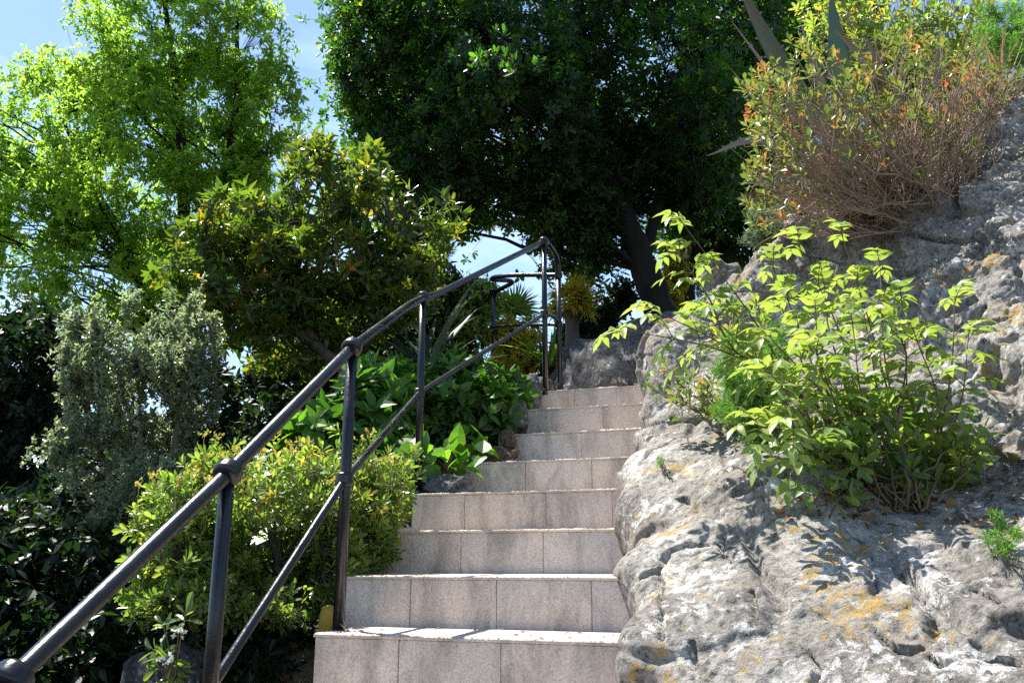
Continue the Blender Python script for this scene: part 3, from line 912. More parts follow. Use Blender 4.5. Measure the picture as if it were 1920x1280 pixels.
def ball(name, c, axis, r0, wid, hole):
    """A turned collar: a rounded barrel about an axis."""
    m = MB()
    t = np.linspace(-1, 1, 13)
    prof = hole + (r0 - hole) * np.sqrt(np.clip(1 - t ** 4, 0, 1))
    P = np.asarray(c)[None] + unit(axis)[None] * (t * wid)[:, None]
    tubes(m, P, prof[None], 28, cap=True)
    return m.build(name, M['iron'], rail)

top = [(20, 1278, 1.42), (427, 888, 2.0), (660, 652, 2.62), (765, 574, 3.62), (795, 558, 3.95), (822, 550, 4.13), (1003, 461, 5.16), (1020, 453, 5.25), (1030, 460, 5.33), (1041, 476, 5.48), (1046, 496, 5.58), (1047, 522, 5.62)]
TP = [px(*q_) for q_ in top]
P = np.concatenate([[2 * TP[0] - TP[1]], TP[:3]])
full = np.concatenate([[TP[0] + (TP[0] - TP[1]) * 1.2], np.linspace(TP[0], TP[1], 4), np.linspace(TP[1], TP[2], 5)[1:], smooth_path([TP[2], TP[2] * .75 + TP[3] * .25, TP[2] * .4 + TP[3] * .6, TP[3], TP[4], TP[5], TP[5] * .6 + TP[6] * .4, TP[6], TP[7], TP[8], TP[9], TP[10], TP[11]], 6)[1:]])
mb = MB(); tubes(mb, full, .0172, 24, cap=True); mb.build('top_rail', M['iron'], rail)
low = [(330, 1390, 2.0), (648, 897, 2.62), (787, 736, 3.95), (1021, 588, 5.25), (1035, 592, 5.42), (1044, 600, 5.55), (1047, 606, 5.62)]
LPt = [px(*q_) for q_ in low]
lowp = np.concatenate([[LPt[0] + (LPt[0] - LPt[1]) * 1.0], np.linspace(LPt[0], LPt[1], 6), np.linspace(LPt[1], LPt[2], 6)[1:], np.linspace(LPt[2], LPt[3], 6)[1:], smooth_path(LPt[3:], 5)[1:]])
mb = MB(); tubes(mb, lowp, .0125, 20, cap=True); mb.build('lower_rail', M['iron'], rail)
land = [(1047, 516, 5.62), (1005, 515, 5.78), (960, 516, 5.95), (930, 519, 6.1), (922, 523, 6.2), (932, 525, 6.24), (954, 526, 6.26), (960, 530, 6.3), (950, 536, 6.38), (926, 548, 6.5), (918, 558, 6.62), (911, 578, 6.85), (904, 600, 7.1)]
mb = MB(); tubes(mb, smooth_path([px(*q_) for q_ in land], 6), .017, 18, cap=True); mb.build('top_rail', M['iron'], rail)
land2 = [(1047, 608, 5.62), (1000, 609, 5.8), (950, 611, 6.1), (921, 616, 6.3), (930, 618, 6.4), (926, 625, 6.5)]
mb = MB(); tubes(mb, smooth_path([px(*q_) for q_ in land2], 6), .012, 16, cap=True); mb.build('lower_rail', M['iron'], rail)
dirn = unit(TP[2] - TP[1])
for k, q_ in enumerate([(20, 1276, 1.42), (427, 886, 2.0), (660, 652, 2.62), (794, 558, 3.95), (1020, 453, 5.25), (926, 547, 6.5)]):
    c = px(*q_)
    d = unit(TP[7] - TP[4]) if k in (3, 4) else dirn
    ball('collar', c, d, .033, .021, .020)
for q_ in [(646, 899, 2.62), (786, 737, 3.95), (1021, 588, 5.25), (1047, 516, 5.62), (1047, 607, 5.62)]:
    ball('collar', px(*q_), (0, 0, 1), .0275, .022, .020)

# ------------------------------------------------------------------ plant builders
def woody(name, label, cat, base, trunk_px, trunk_r, blobs, n_limbs, n_tips, r_limb, r_twig, bark, leafer, leafmat, seed, group=None, parts=('trunk', 'crown'), sides=14, **kw):
    rng = np.random.default_rng(seed)
    root = thing(name, label, cat, base, group)
    wood = MB()
    trunks = trunk_px if isinstance(trunk_px[0], list) else [trunk_px]
    rads = trunk_r if isinstance(trunk_r[0], (list, tuple)) else [trunk_r]
    allp = []
    for tp, tr in zip(trunks, rads):
        pts = smooth_path([px(*q_) if len(q_) == 3 else np.array(q_[1:]) for q_ in tp], 8)
        pts[1:-1] += .10 * tr[1] * rng.normal(size=(len(pts) - 2, 3))
        rr = np.linspace(tr[0], tr[1], len(pts)) * (1 + .06 * rng.normal(size=len(pts)))
        tubes(wood, pts, rr, sides)
        allp.append(pts[len(pts) // 4:])
    tips, A = limbs_and_tips(rng, wood, np.concatenate(allp), blobs, n_limbs, n_tips, r_limb, r_twig, **kw)
    fol = MB()
    leafer(fol, tips, A, rng)
    wood.build(parts[0], bark, root)
    fol.build(parts[1], leafmat, root, smooth=False)
    return root, tips, A, rng

def gpt(u, Y, dz=-.05):
    """Ground point under the pixel column u at distance Y."""
    x = (u - 960) / FPX * Y * 1.03
    return np.array([x, Y, float(terrain_z(np.array(x), np.array(float(Y)))) + dz])

# tall light green tree, upper left
base = gpt(330, 11)
woody('deciduous_tree', 'tall airy light green tree against the sky at upper left', 'tree', base,
      [[('w', *base), (335, 900, 11), (330, 640, 11), (345, 400, 11), (330, 150, 11), (300, -40, 11)], [(332, 640, 11), (395, 420, 10.6), (440, 220, 10.5), (445, 20, 10.5)], [(332, 700, 11), (240, 480, 11.2), (160, 320, 11.3), (110, 210, 11.4)]],
      [(.17, .03), (.09, .02), (.08, .015)],
      [blob(300, 330, 11, 230, 230, 1.7, 1.5), blob(320, 200, 11, 190, 150, 1.4), blob(165, 215, 11.3, 130, 110, 1.0, .8), blob(270, 60, 11, 150, 120, 1.2), blob(440, 90, 10.6, 130, 130, 1.1), blob(515, 190, 10.6, 65, 110, .8, .8), blob(110, 150, 11.4, 90, 70, .8, .6), blob(70, 400, 11, 120, 150, 1.1), blob(-60, 350, 11, 120, 250, 1.3), blob(230, 520, 11, 210, 110, 1.3), blob(450, 430, 10.8, 110, 170, 1.0), blob(360, -110, 11, 200, 130, 1.2)],
      190, 12600, .016, .0028, M['bark_dark'],
      lambda m, t, a, r: sprays(m, LANCE, t, a, .22, 12, .080, r.uniform(.1, .85, len(t)), r, .35, .12, 1.25), M['leaf_ash'], 101, freq=1.3, thr=-.06, hollow=.2, twig_frac=.6)

# big dark evergreen
base = gpt(1245, 8.5)
_, dt, dA, drng = woody('evergreen_tree', 'big dark evergreen tree with a leaning black trunk above the steps', 'tree', base,
      [[('w', *base), (1240, 600, 8.5), (1212, 510, 8.5), (1185, 440, 8.5), (1155, 370, 8.5), (1120, 270, 8.4), (1095, 140, 8.3), (1085, -20, 8.2), (1080, -260, 8.2)], [(1208, 490, 8.5), (1222, 430, 8.6), (1240, 370, 8.7), (1262, 260, 8.8), (1300, 90, 9.0), (1330, -120, 9.0)]],
      [(.175, .05), (.07, .03)],
      [blob(800, 140, 8.5, 190, 170, 1.4), blob(700, 110, 8.4, 85, 150, 1.0), blob(720, 250, 8.5, 60, 60, .8, .7), blob(940, 270, 8.3, 190, 120, 1.7), blob(1230, 350, 9.3, 110, 60, .5, .9), blob(1290, 380, 9.3, 70, 60, .6, .9), blob(1080, 390, 9.0, 90, 60, .6, .8), blob(1000, 60, 8.7, 240, 180, 1.2), blob(1200, 150, 8.7, 200, 190, 1.2), blob(1310, 260, 8.3, 95, 130, 1.2), blob(1060, 390, 8.6, 110, 90, .9, .8), blob(1075, 470, 8.7, 80, 60, .6, .7), blob(800, 340, 8.3, 130, 90, .9, 1), blob(860, 380, 8.3, 70, 45, .8, .9), blob(740, 300, 8.4, 80, 60, .8), blob(1230, 310, 8.9, 110, 100, .7), blob(1110, 330, 8.9, 130, 110, .8), blob(950, 210, 9.8, 130, 110, .6), blob(880, 330, 9.6, 100, 60, .5), blob(1010, 330, 9.8, 90, 70, .5), blob(1180, 250, 9.8, 120, 110, .6), blob(845, 10, 7.6, 130, 130, .6), blob(1000, 120, 7.8, 120, 110, .6), blob(1070, 440, 9.0, 60, 60, .6), blob(1130, 440, 9.2, 60, 70, .6), blob(1370, 70, 9.0, 110, 150, 1.0), blob(1470, 0, 9.6, 120, 110, 1.0), blob(850, -120, 8.9, 240, 150, 1.2), blob(1120, -110, 9.0, 260, 130, 1.2)],
      150, 15000, .020, .004, M['bark_dark'],
      lambda m, t, a, r: rosettes(m, OBOVATE, t, a, 10, .088, r.uniform(.1, .8, len(t)), r, 25, 95, .12, 1.2), M['leaf_oak'], 102, freq=1.1, thr=-.34, hollow=.22, twig_frac=.6, poke=.09)

# second evergreen trunk further right
base = gpt(1285, 10.5)
woody('evergreen_tree', 'darker evergreen with a trunk leaning right behind the rock', 'tree', base,
      [('w', *base), (1282, 560, 10.5), (1300, 480, 10.5), (1345, 400, 10.5), (1385, 300, 10.5), (1400, 100, 10.5)], (.17, .05),
      [blob(1370, 330, 10.5, 90, 110, 1.1), blob(1290, 330, 10.8, 80, 90, .9), blob(1430, 200, 10.6, 120, 150, 1.2), blob(1500, 60, 10.8, 150, 150, 1.3), blob(1260, 430, 11.2, 60, 60, .6, .6), blob(1400, 440, 10.5, 80, 60, .8), blob(1330, 450, 10.8, 60, 45, .6, .8), blob(1460, 380, 10.5, 70, 80, .8)],
      60, 3400, .02, .005, M['bark_dark'],
      lambda m, t, a, r: rosettes(m, DIAMOND, t, a, 10, .12, r.uniform(.0, .8, len(t)), r, 25, 95, .12, 1.0), M['leaf_oak'], 103, thr=-.22, twig_frac=.5)

# cypresses behind
def cypress(label, u, Y, vtop, vbot, wpx, seed, n=5200, mat=None, gap=-.3):
    rng = np.random.default_rng(seed)
    b0 = gpt(u, Y)
    tp = px(u, vtop, Y); zl = px(u, vbot, Y)[2]
    root = thing('cypress_tree', label, 'tree', b0, 'cypress trees behind the evergreen')
    w = MB()
    tubes(w, np.linspace(b0, tp, 10), np.linspace(.16, .01, 10)[None], 9)
    H = tp[2] - zl
    R = wpx / 2 * Y / FPX
    t = rng.uniform(0, 1, n) ** .8
    rad = R * np.minimum(1, np.sqrt(np.clip((1 - t) * 1.8, 0, 1))) * np.clip(.35 + t * 4, 0, 1) * rng.uniform(.55, 1.0, n)
    az = rng.uniform(0, 6.283, n)
    P = np.stack([b0[0] + rad * np.cos(az), b0[1] + rad * np.sin(az), zl + t * H], -1)
    P += .12 * R * np.stack([perlin(P * 2.2), perlin(P * 2.2 + 7), perlin(P * 2.2 + 5)], -1) * 4
    ax = np.stack([b0[0] + 0 * rad, b0[1] + 0 * rad, P[:, 2] - rad * .8], -1)
    tubes(w, np.stack([ax, (ax + P) / 2, P], 1), np.broadcast_to(np.array([.012, .008, .004]), (n, 3)), 3)
    A = unit(P - ax + np.array([0, 0, .3]))
    f = MB()
    sprays(f, NEEDLE, P, A, .22, 22, .085, rng.uniform(.1, .9, n), rng, -.1, .1, 2.0, .7)
    w.build('trunk', M['bark_dark'], root)
    f.build('crown', mat or M['leaf_cypress'], root, smooth=False)
cypress('dark cypress behind the big evergreen, its drooping edge seen left of the rail top', 795, 13.0, -260, 490, 240, 104)
cypress('slim greyish cypress seen through a gap left of the agave', 1335, 14.0, -200, 560, 110, 105, 2200)

# olive leaved small tree behind the rail
base = gpt(690, 5.3)
woody('magnolia_tree', 'small bushy tree with glossy olive leaves in front of the light green tree', 'tree', base,
      [[('w', *base), (680, 740, 5.3), (640, 690, 5.3), (590, 640, 5.2), (560, 560, 5.2), (560, 430, 5.2)], [(640, 690, 5.3), (700, 600, 5.3), (720, 500, 5.3), (730, 420, 5.3)], [(590, 640, 5.2), (520, 600, 5.1), (450, 570, 5.1), (400, 520, 5.0)]], [(.055, .018), (.03, .012), (.03, .012)],
      [blob(600, 360, 5.2, 75, 100, .45, .9), blob(585, 280, 5.2, 40, 50, .25, .7), blob(470, 440, 5.1, 100, 70, .5), blob(390, 470, 5.0, 60, 50, .35, .8), blob(700, 400, 5.2, 80, 75, .5), blob(820, 410, 5.2, 60, 30, .3, .7), blob(790, 470, 5.3, 60, 50, .4, .8), blob(600, 500, 5.2, 170, 80, .6), blob(350, 530, 4.95, 60, 30, .3, .6), blob(690, 320, 5.2, 40, 50, .3, .6), blob(480, 560, 5.1, 130, 70, .5), blob(640, 590, 5.4, 140, 70, .5), blob(740, 530, 5.4, 90, 80, .5), blob(420, 600, 5.2, 80, 60, .4, .7), blob(560, 650, 5.5, 120, 60, .5, .7)],
      65, 1650, .010, .0035, M['bark_grey'],
      lambda m, t, a, r: rosettes(m, LANCE, t, a, 8, .088, r.uniform(.0, .84, len(t)), r, 20, 85, .10, 1.2), M['leaf_magnolia'], 106, freq=2.4, thr=-.2, hollow=.2)

# grey green myrtle
base = gpt(270, 4.3)
woody('myrtle_shrub', 'shrub of small shiny grey green leaves left of the handrail', 'shrub', base,
      [[('w', *base), (270, 1000, 4.3), (265, 880, 4.3), (260, 760, 4.3)], [('w', *base), (300, 960, 4.3), (330, 820, 4.3), (340, 700, 4.3)], [('w', *base), (220, 960, 4.3), (170, 800, 4.3), (165, 690, 4.3)]], [(.03, .012), (.022, .008), (.022, .008)],
      [blob(150, 650, 4.3, 26, 70, .2), blob(205, 620, 4.3, 24, 60, .2), blob(262, 600, 4.3, 26, 60, .2), blob(335, 600, 4.3, 28, 75, .2), blob(385, 650, 4.3, 22, 70, .18), blob(235, 690, 4.3, 70, 60, .3), blob(330, 700, 4.3, 55, 60, .3), blob(170, 740, 4.3, 45, 60, .25), blob(200, 800, 4.25, 60, 45, .3), blob(290, 790, 4.3, 60, 50, .3, .8), blob(370, 740, 4.3, 35, 50, .2, .8), blob(150, 850, 4.2, 35, 40, .25, .9), blob(240, 890, 4.15, 100, 45, .35), blob(330, 880, 4.1, 40, 40, .25, .8), blob(210, 960, 4.1, 60, 35, .3, .8)],
      110, 1900, .0045, .0016, M['bark_grey'],
      lambda m, t, a, r: sprays(m, OVATE, t, unit(a + np.array([0, 0, .8])), .12, 28, .026, r.uniform(.0, .75, len(t)), r, -.2, .12, 1.0, .8), M['leaf_myrtle'], 107, freq=4.0, thr=-.02, up=.0, poke=.03)

# yellow flowered rosette bush beside the steps
base = gpt(520, 3.1)
_, pt, pA, prng = woody('flowering_bush', 'rounded bright green bush with small yellow flower heads beside the steps', 'bush', base,
      [[('w', *base), (530, 1130, 3.1), (520, 1060, 3.1)], [('w', *base), (470, 1110, 3.0), (420, 1050, 3.0)], [('w', *base), (600, 1100, 3.15), (650, 1020, 3.2)]], [(.022, .012), (.018, .008), (.018, .008)],
      [blob(500, 980, 3.05, 150, 110, .36), blob(370, 1010, 2.95, 95, 80, .28), blob(640, 970, 3.2, 95, 95, .30), blob(700, 940, 3.35, 60, 60, .25, .9), blob(540, 1080, 3.0, 140, 70, .30), blob(450, 1110, 2.9, 110, 50, .25, .8), blob(310, 1030, 2.95, 60, 75, .2, .7), blob(380, 1120, 2.9, 110, 60, .25, .8), blob(560, 1130, 3.0, 60, 50, .2, .6), blob(690, 1030, 3.25, 45, 40, .2, .7), blob(430, 910, 3.1, 70, 45, .2, .7)],
      110, 2900, .005, .0018, M['bark_grey'],
      lambda m, t, a, r: rosettes(m, OBOVATE, t, unit(a + np.array([0, 0, .35])), 10, .045, r.uniform(.1, .9, len(t)), r, 20, 85, .10, .95), M['leaf_pitto'], 108, freq=3.6, thr=-.12, hollow=.3, up=.05, poke=.035, parts=('stems', 'foliage'))
fl = MB()
tp = pt[(pt[:, 2] > np.quantile(pt[:, 2], .45))]
fr = np.random.default_rng(9)
tp = tp[fr.choice(len(tp), 230, replace=False)]
cpt = tp[:, None] + np.array([0, 0, .075]) * fr.uniform(.5, 1.3, (len(tp), 1, 1)) + fr.normal(0, .008, (len(tp), 12, 3))
leaves(fl, OVATE, cpt.reshape(-1, 3), fr.normal(size=(len(tp) * 12, 3)) + np.array([0, 0, .7]), fr.normal(size=(len(tp) * 12, 3)), .015, fr.uniform(0, 1, len(tp) * 12), fr, 1.6)
tubes(fl, np.stack([tp, (tp + cpt[:, 0]) / 2, cpt[:, 0]], 1), np.broadcast_to(np.array([.0016, .0014, .0012]), (len(tp), 3)), 3, .2)
root_bush = [o_ for o_ in SC.objects if o_.name.startswith('flowering_bush')][0]
fl.build('flowers', M['flower_yellow'], root_bush, smooth=False)

# deep green shrubs in the shade at left
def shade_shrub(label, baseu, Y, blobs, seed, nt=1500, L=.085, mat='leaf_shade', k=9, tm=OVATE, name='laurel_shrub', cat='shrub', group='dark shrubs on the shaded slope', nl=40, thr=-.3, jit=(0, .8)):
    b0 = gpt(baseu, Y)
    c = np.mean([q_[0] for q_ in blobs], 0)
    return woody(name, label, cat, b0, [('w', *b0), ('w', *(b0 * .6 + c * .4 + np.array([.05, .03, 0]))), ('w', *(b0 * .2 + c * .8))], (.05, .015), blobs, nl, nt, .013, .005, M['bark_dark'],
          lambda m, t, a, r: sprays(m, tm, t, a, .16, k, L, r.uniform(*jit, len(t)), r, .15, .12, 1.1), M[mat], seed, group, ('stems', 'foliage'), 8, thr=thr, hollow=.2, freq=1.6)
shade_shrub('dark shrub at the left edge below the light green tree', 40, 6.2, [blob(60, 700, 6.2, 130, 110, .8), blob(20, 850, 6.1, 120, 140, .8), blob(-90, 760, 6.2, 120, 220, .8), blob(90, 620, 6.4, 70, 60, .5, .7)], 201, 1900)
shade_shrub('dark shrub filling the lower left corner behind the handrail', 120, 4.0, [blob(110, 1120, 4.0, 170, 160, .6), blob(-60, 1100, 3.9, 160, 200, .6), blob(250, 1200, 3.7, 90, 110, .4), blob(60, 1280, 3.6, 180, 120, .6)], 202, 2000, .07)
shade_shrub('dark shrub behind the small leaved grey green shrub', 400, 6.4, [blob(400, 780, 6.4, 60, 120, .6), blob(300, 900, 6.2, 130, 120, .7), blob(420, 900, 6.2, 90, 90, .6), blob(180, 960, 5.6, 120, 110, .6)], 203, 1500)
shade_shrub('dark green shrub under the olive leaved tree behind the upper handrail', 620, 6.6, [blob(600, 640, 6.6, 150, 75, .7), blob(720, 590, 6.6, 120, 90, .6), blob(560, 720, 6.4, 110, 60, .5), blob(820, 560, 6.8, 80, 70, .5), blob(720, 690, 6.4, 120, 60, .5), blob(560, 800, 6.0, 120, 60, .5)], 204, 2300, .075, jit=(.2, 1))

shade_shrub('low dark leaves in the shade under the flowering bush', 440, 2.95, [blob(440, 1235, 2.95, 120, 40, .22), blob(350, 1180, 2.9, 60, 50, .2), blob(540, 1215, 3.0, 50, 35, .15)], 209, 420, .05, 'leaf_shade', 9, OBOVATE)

# broad leaved plants on the bank beside the steps
def bank_plant(name, label, base, blobs, nt, L, k, seed, tm=BROAD, mat='leaf_broad', group='leafy plants on the bank', lo=40, hi=95, wide=1.0, jit=(.1, .9)):
    b0 = base
    c = np.mean([q_[0] for q_ in blobs], 0)
    woody(name, label, 'plant', b0, [('w', *b0), ('w', *(b0 * .6 + c * .4)), ('w', *(b0 * .25 + c * .75))], (.014, .006), blobs, 24, nt, .005, .0025, M['twig_red'],
          lambda m, t, a, r: rosettes(m, tm, t, unit(a + np.array([0, -.25, .5])), k, L, r.uniform(*jit, len(t)), r, lo, hi, .12, wide, 0, .05), M[mat], seed, group, ('stems', 'foliage'), 6, freq=3.5, thr=-.3, hollow=.2)
bank_plant('broadleaf_plant', 'low spread of glossy pointed green leaves along the bank behind the third rail post', gpt(840, 4.75), [blob(870, 770, 4.75, 110, 60, .25), blob(930, 735, 5.0, 60, 35, .2), blob(790, 760, 4.7, 80, 60, .25), blob(850, 700, 4.95, 60, 35, .2, .8)], 330, .10, 7, 301, LANCE, wide=1.5)
bank_plant('broadleaf_plant', 'taller glossy plant with long leaves between the second and third rail posts', gpt(680, 4.4), [blob(690, 770, 4.4, 90, 65, .3), blob(620, 820, 4.2, 70, 45, .25), blob(720, 720, 4.6, 60, 40, .25), blob(740, 840, 4.2, 50, 40, .2)], 230, .125, 7, 302, LANCE, wide=1.4)
bank_plant('ivy_plant', 'ivy with big pale heart shaped leaves hanging at the foot of the third rail post', gpt(835, 4.1, .0), [blob(850, 860, 4.05, 60, 30, .10), blob(780, 865, 4.0, 30, 35, .08), blob(875, 830, 4.3, 40, 30, .1)], 26, .105, 2, 303, BROAD, jit=(.6, 1), lo=60, hi=110)

# strap leaved yucca
def strap_plant(name, label, cat, c, n, L, mat, seed, tm=STRAP, wide=1.0, lo=10, hi=85, trunk=None, group=None, jit=(0, 1), trunk_mat='bark_dark'):
    r = np.random.default_rng(seed)
    root = thing(name, label, cat, c if trunk is None else np.asarray(c) - np.array([0, 0, trunk]), group)
    if trunk:
        w = MB()
        tubes(w, np.linspace(np.asarray(c) - np.array([0, 0, trunk]), c, 6), .075 * (1 + .1 * r.normal(size=(1, 6))), 12)
        w.build('trunk', M[trunk_mat], root)
    el = np.radians(r.uniform(lo, hi, n)); az = r.uniform(0, 6.283, n)
    rad = np.stack([np.cos(az), np.sin(az), 0 * az], -1)
    D = np.array([0, 0, 1.0]) * np.cos(el)[:, None] + rad * np.sin(el)[:, None]
    N = np.array([0, 0, 1.0]) * np.sin(el)[:, None] - rad * np.cos(el)[:, None]
    f = MB()
    leaves(f, tm, np.asarray(c) + rad * .02 + r.normal(0, .01, (n, 3)), D, N, L * r.uniform(.6, 1.1, n), r.uniform(*jit, n), r, wide)
    f.build('leaves', M[mat], root)
    return root
c = gpt(800, 5.5); c[2] = px(800, 700, 5.5)[2]
strap_plant('yucca_plant', 'grey green strap leaved yucca behind the third rail post', 'plant', c, 46, .62, 'leaf_strap', 401, wide=1.5, lo=5, hi=110, trunk=.5)
strap_plant('spiky_plant', 'light green strap leaved plant right of the tall post by the golden shrub', 'plant', px(1030, 690, 6.3), 40, .42, 'leaf_palm', 402, wide=1.1, lo=5, hi=80, trunk=.25)

# fan palms
def fan_palm(label, c, trunk, n, R, mat, seed, group='fan palms beyond the landing', jit=(0, 1)):
    r = np.random.default_rng(seed)
    c = np.asarray(c)
    root = thing('fan_palm', label, 'palm', c - np.array([0, 0, trunk]), group)
    w = MB()
    tubes(w, np.linspace(c - np.array([0, 0, trunk]), c, 7), .10 * (1 + .15 * r.normal(size=(1, 7))), 12)
    az = r.uniform(0, 6.283, n); el = np.radians(r.uniform(5, 115, n))
    rad = np.stack([np.cos(az), np.sin(az), 0 * az], -1)
    D = np.array([0, 0, 1.0]) * np.cos(el)[:, None] + rad * np.sin(el)[:, None]
    N = np.array([0, 0, 1.0]) * np.sin(el)[:, None] - rad * np.cos(el)[:, None]
    hub = c + D * R * .55
    tubes(w, np.stack([c + 0 * hub, (c + hub) / 2 + [0, 0, .01], hub], 1), np.broadcast_to(np.array([.008, .006, .004]), (n, 3)), 4)
    w.build('trunk', M['bark_grey'], root)
    k = 22
    th = np.linspace(-2.0, 2.0, k)[None]
    S = np.cross(D, N)
    dd = D[:, None] * np.cos(th)[..., None] + S[:, None] * np.sin(th)[..., None]
    f = MB()
    leaves(f, STRAP, np.repeat(hub, k, 0), dd.reshape(-1, 3), np.repeat(N, k, 0), R * .62 * r.uniform(.85, 1.1, n * k), np.repeat(r.uniform(*jit, n), k), r, 1.2)
    f.build('fronds', M[mat], root)
fan_palm('bright green fan palm seen through the landing rail', px(962, 615, 7.6), 1.0, 26, .36, 'leaf_palm', 501, jit=(.4, 1))
fan_palm('round olive brown fan palm on a dark stem right of the tall rail post', px(1072, 572, 8.4), 1.6, 40, .30, 'leaf_yellow', 502)

shade_shrub('golden yellow shrub behind the landing rail', 975, 6.7, [blob(975, 655, 6.7, 55, 45, .3), blob(950, 625, 6.8, 40, 30, .25), blob(1010, 690, 6.5, 50, 35, .25), blob(930, 690, 6.5, 30, 30, .2)], 205, 620, .036, 'leaf_yellow', 14, OVATE, 'golden_shrub', 'shrub', None, 30, -.3, (.1, 1))
shade_shrub('sunlit light green bush left of the landing rail', 880, 6.9, [blob(880, 570, 6.9, 60, 40, .35), blob(850, 630, 6.8, 70, 50, .35), blob(910, 545, 7.1, 35, 25, .25)], 206, 520, .055, 'leaf_sapling', 10, OVATE, 'light_green_bush', 'bush', None, 30, -.3, (.2, .9))
shade_shrub('dark blue green shrub between the round palm and the trunk', 1130, 9.4, [blob(1120, 600, 9.4, 50, 45, .4), blob(1160, 560, 9.6, 35, 45, .35), blob(1090, 640, 9.2, 60, 40, .4)], 207, 800, .07, 'leaf_shade', 11, OVATE, 'dark_shrub', 'shrub', None, 25, -.2)
shade_shrub('yellowish shrub seen between the two dark trunks', 1265, 9.8, [blob(1262, 515, 9.8, 28, 45, .3), blob(1250, 560, 9.6, 30, 30, .3)], 208, 420, .06, 'leaf_yellow', 11, OVATE, 'yellowish_shrub', 'shrub', None, 18, -.3, (0, .5))

# white flowered plant at lower left
r = np.random.default_rng(77)
c = px(332, 1215, 2.5)
root = thing('white_flowered_plant', 'small plant with white blossoms on the shaded rock at lower left', 'plant', c - np.array([0, 0, .08]))
f = MB(); w = MB(); tips = c + r.normal(0, .045, (9, 3)) * np.array([1, .6, .8])
tubes(w, bez(np.repeat((c - np.array([0, 0, .08]))[None], 9, 0), np.repeat(c[None], 9, 0) * .5 + tips * .5 + [0, 0, -.02], tips, 5), .0025, 4)
rosettes(f, OBOVATE, tips, unit(tips - c + np.array([0, -.05, .03])), 8, .055, .5, r, 40, 95)
for q_ in [(335, 1185), (312, 1235)]:
    p0 = px(*q_, 2.46)
    fw = MB()
    rosettes(fw, BROAD, p0 + r.normal(0, .008, (9, 3)), unit(r.normal(size=(9, 3)) + [0, -.8, .5]), 5, .009, .5, r, 60, 85)
    tubes(w, np.stack([c, (c + p0) / 2, p0])[None], .0018, 4)
    fw.build('flower', M['petal_white'], root, smooth=False)
w.build('stems', M['twig_red'], root); f.build('leaves', M['leaf_pitto'], root, smooth=False)

# ------------------------------------------------------------------ plants on the rock
def pinnate(fm, sm, O, D, Ln, pairs, L, tint, rng, droop=.35):
    """Compound leaves: a rachis from O along D with leaflet pairs and one at the end."""
    n = len(O)
    D = unit(D)
    end = O + D * Ln[:, None] + np.array([0, 0, -1.0]) * (Ln * droop)[:, None]
    mid = O + D * (Ln * .55)[:, None] + np.array([0, 0, .08]) * Ln[:, None]
    P = bez(O, mid, end, 9)
    tubes(sm, P, np.broadcast_to(np.linspace(.0018, .0009, 9), (n, 9)), 4)
    tg = unit(np.gradient(P, axis=1))
    S = unit(np.cross(tg, np.array([0, 0, 1.0])))
    U = np.cross(S, tg)
    ks = np.linspace(2, 7, pairs).round().astype(int)
    for k in ks:
        for sg in (-1, 1):
            d = S[:, k] * sg * .9 + tg[:, k] * .65 + rng.normal(0, .13, (n, 3)) + np.array([0, 0, -.12])
            leaves(fm, OVATE, P[:, k], d, U[:, k] + .25 * rng.normal(size=(n, 3)), L * rng.uniform(.7, 1.05, n), np.clip(tint + rng.normal(0, .12, n), 0, 1), rng, 1.05)
    leaves(fm, OVATE, P[:, -1], tg[:, -1], U[:, -1], L * 1.05 * rng.uniform(.8, 1.1, n), np.clip(tint + rng.normal(0, .1, n), 0, 1), rng, 1.0)

r = np.random.default_rng(55)
b0 = on_rock(1650, 915)
root = thing('ash_sapling', 'pale green sapling with compound leaves on thin stems growing from the rock ledge', 'sapling', b0)
fm, sm = MB(), MB()
stems = [((1560, 850, 2.84), (1420, 610, 2.74), (1285, 425, 2.74)), ((1520, 760, 2.79), (1380, 660, 2.70), (1235, 585, 2.65)), ((1640, 900, 2.74), (1580, 640, 2.74), (1500, 465, 2.79)), ((1700, 900, 2.74), (1640, 640, 2.84), (1580, 445, 2.88)),
         ((1690, 900, 2.74), (1700, 720, 2.70), (1690, 560, 2.74)), ((1730, 920, 2.74), (1780, 720, 2.65), (1790, 570, 2.65)), ((1660, 880, 2.79), (1640, 700, 2.79), (1610, 540, 2.88)), ((1600, 860, 2.79), (1530, 700, 2.70), (1480, 570, 2.70)),
         ((1620, 880, 2.70), (1560, 760, 2.56), (1450, 640, 2.51)), ((1740, 900, 2.70), (1760, 760, 2.56), (1720, 640, 2.51)), ((1680, 900, 2.70), (1620, 760, 2.51), (1600, 620, 2.51)), ((1560, 820, 2.84), (1490, 640, 2.84), (1450, 500, 2.93)), ((1700, 880, 2.79), (1660, 680, 2.88), (1650, 500, 2.98)),
         ((1530, 760, 2.79), (1440, 700, 2.65), (1335, 590, 2.60)), ((1380, 660, 2.74), (1330, 560, 2.74), (1275, 480, 2.74)), ((1740, 900, 2.79), (1800, 760, 2.74), (1815, 640, 2.74)), ((1650, 880, 2.74), (1700, 680, 2.60), (1660, 600, 2.51)),
         ((1560, 860, 2.55), (1500, 770, 2.42), (1445, 700, 2.36)), ((1560, 870, 2.5), (1490, 830, 2.36), (1425, 800, 2.28)), ((1590, 880, 2.48), (1530, 840, 2.34), (1490, 800, 2.26)), ((1600, 860, 2.55), (1560, 740, 2.42), (1530, 660, 2.38)), ((1500, 740, 2.79), (1360, 660, 2.70), (1185, 620, 2.62)), ((1600, 850, 2.74), (1540, 700, 2.60), (1530, 600, 2.56)), ((1640, 870, 2.79), (1560, 640, 2.88), (1545, 540, 2.93))]
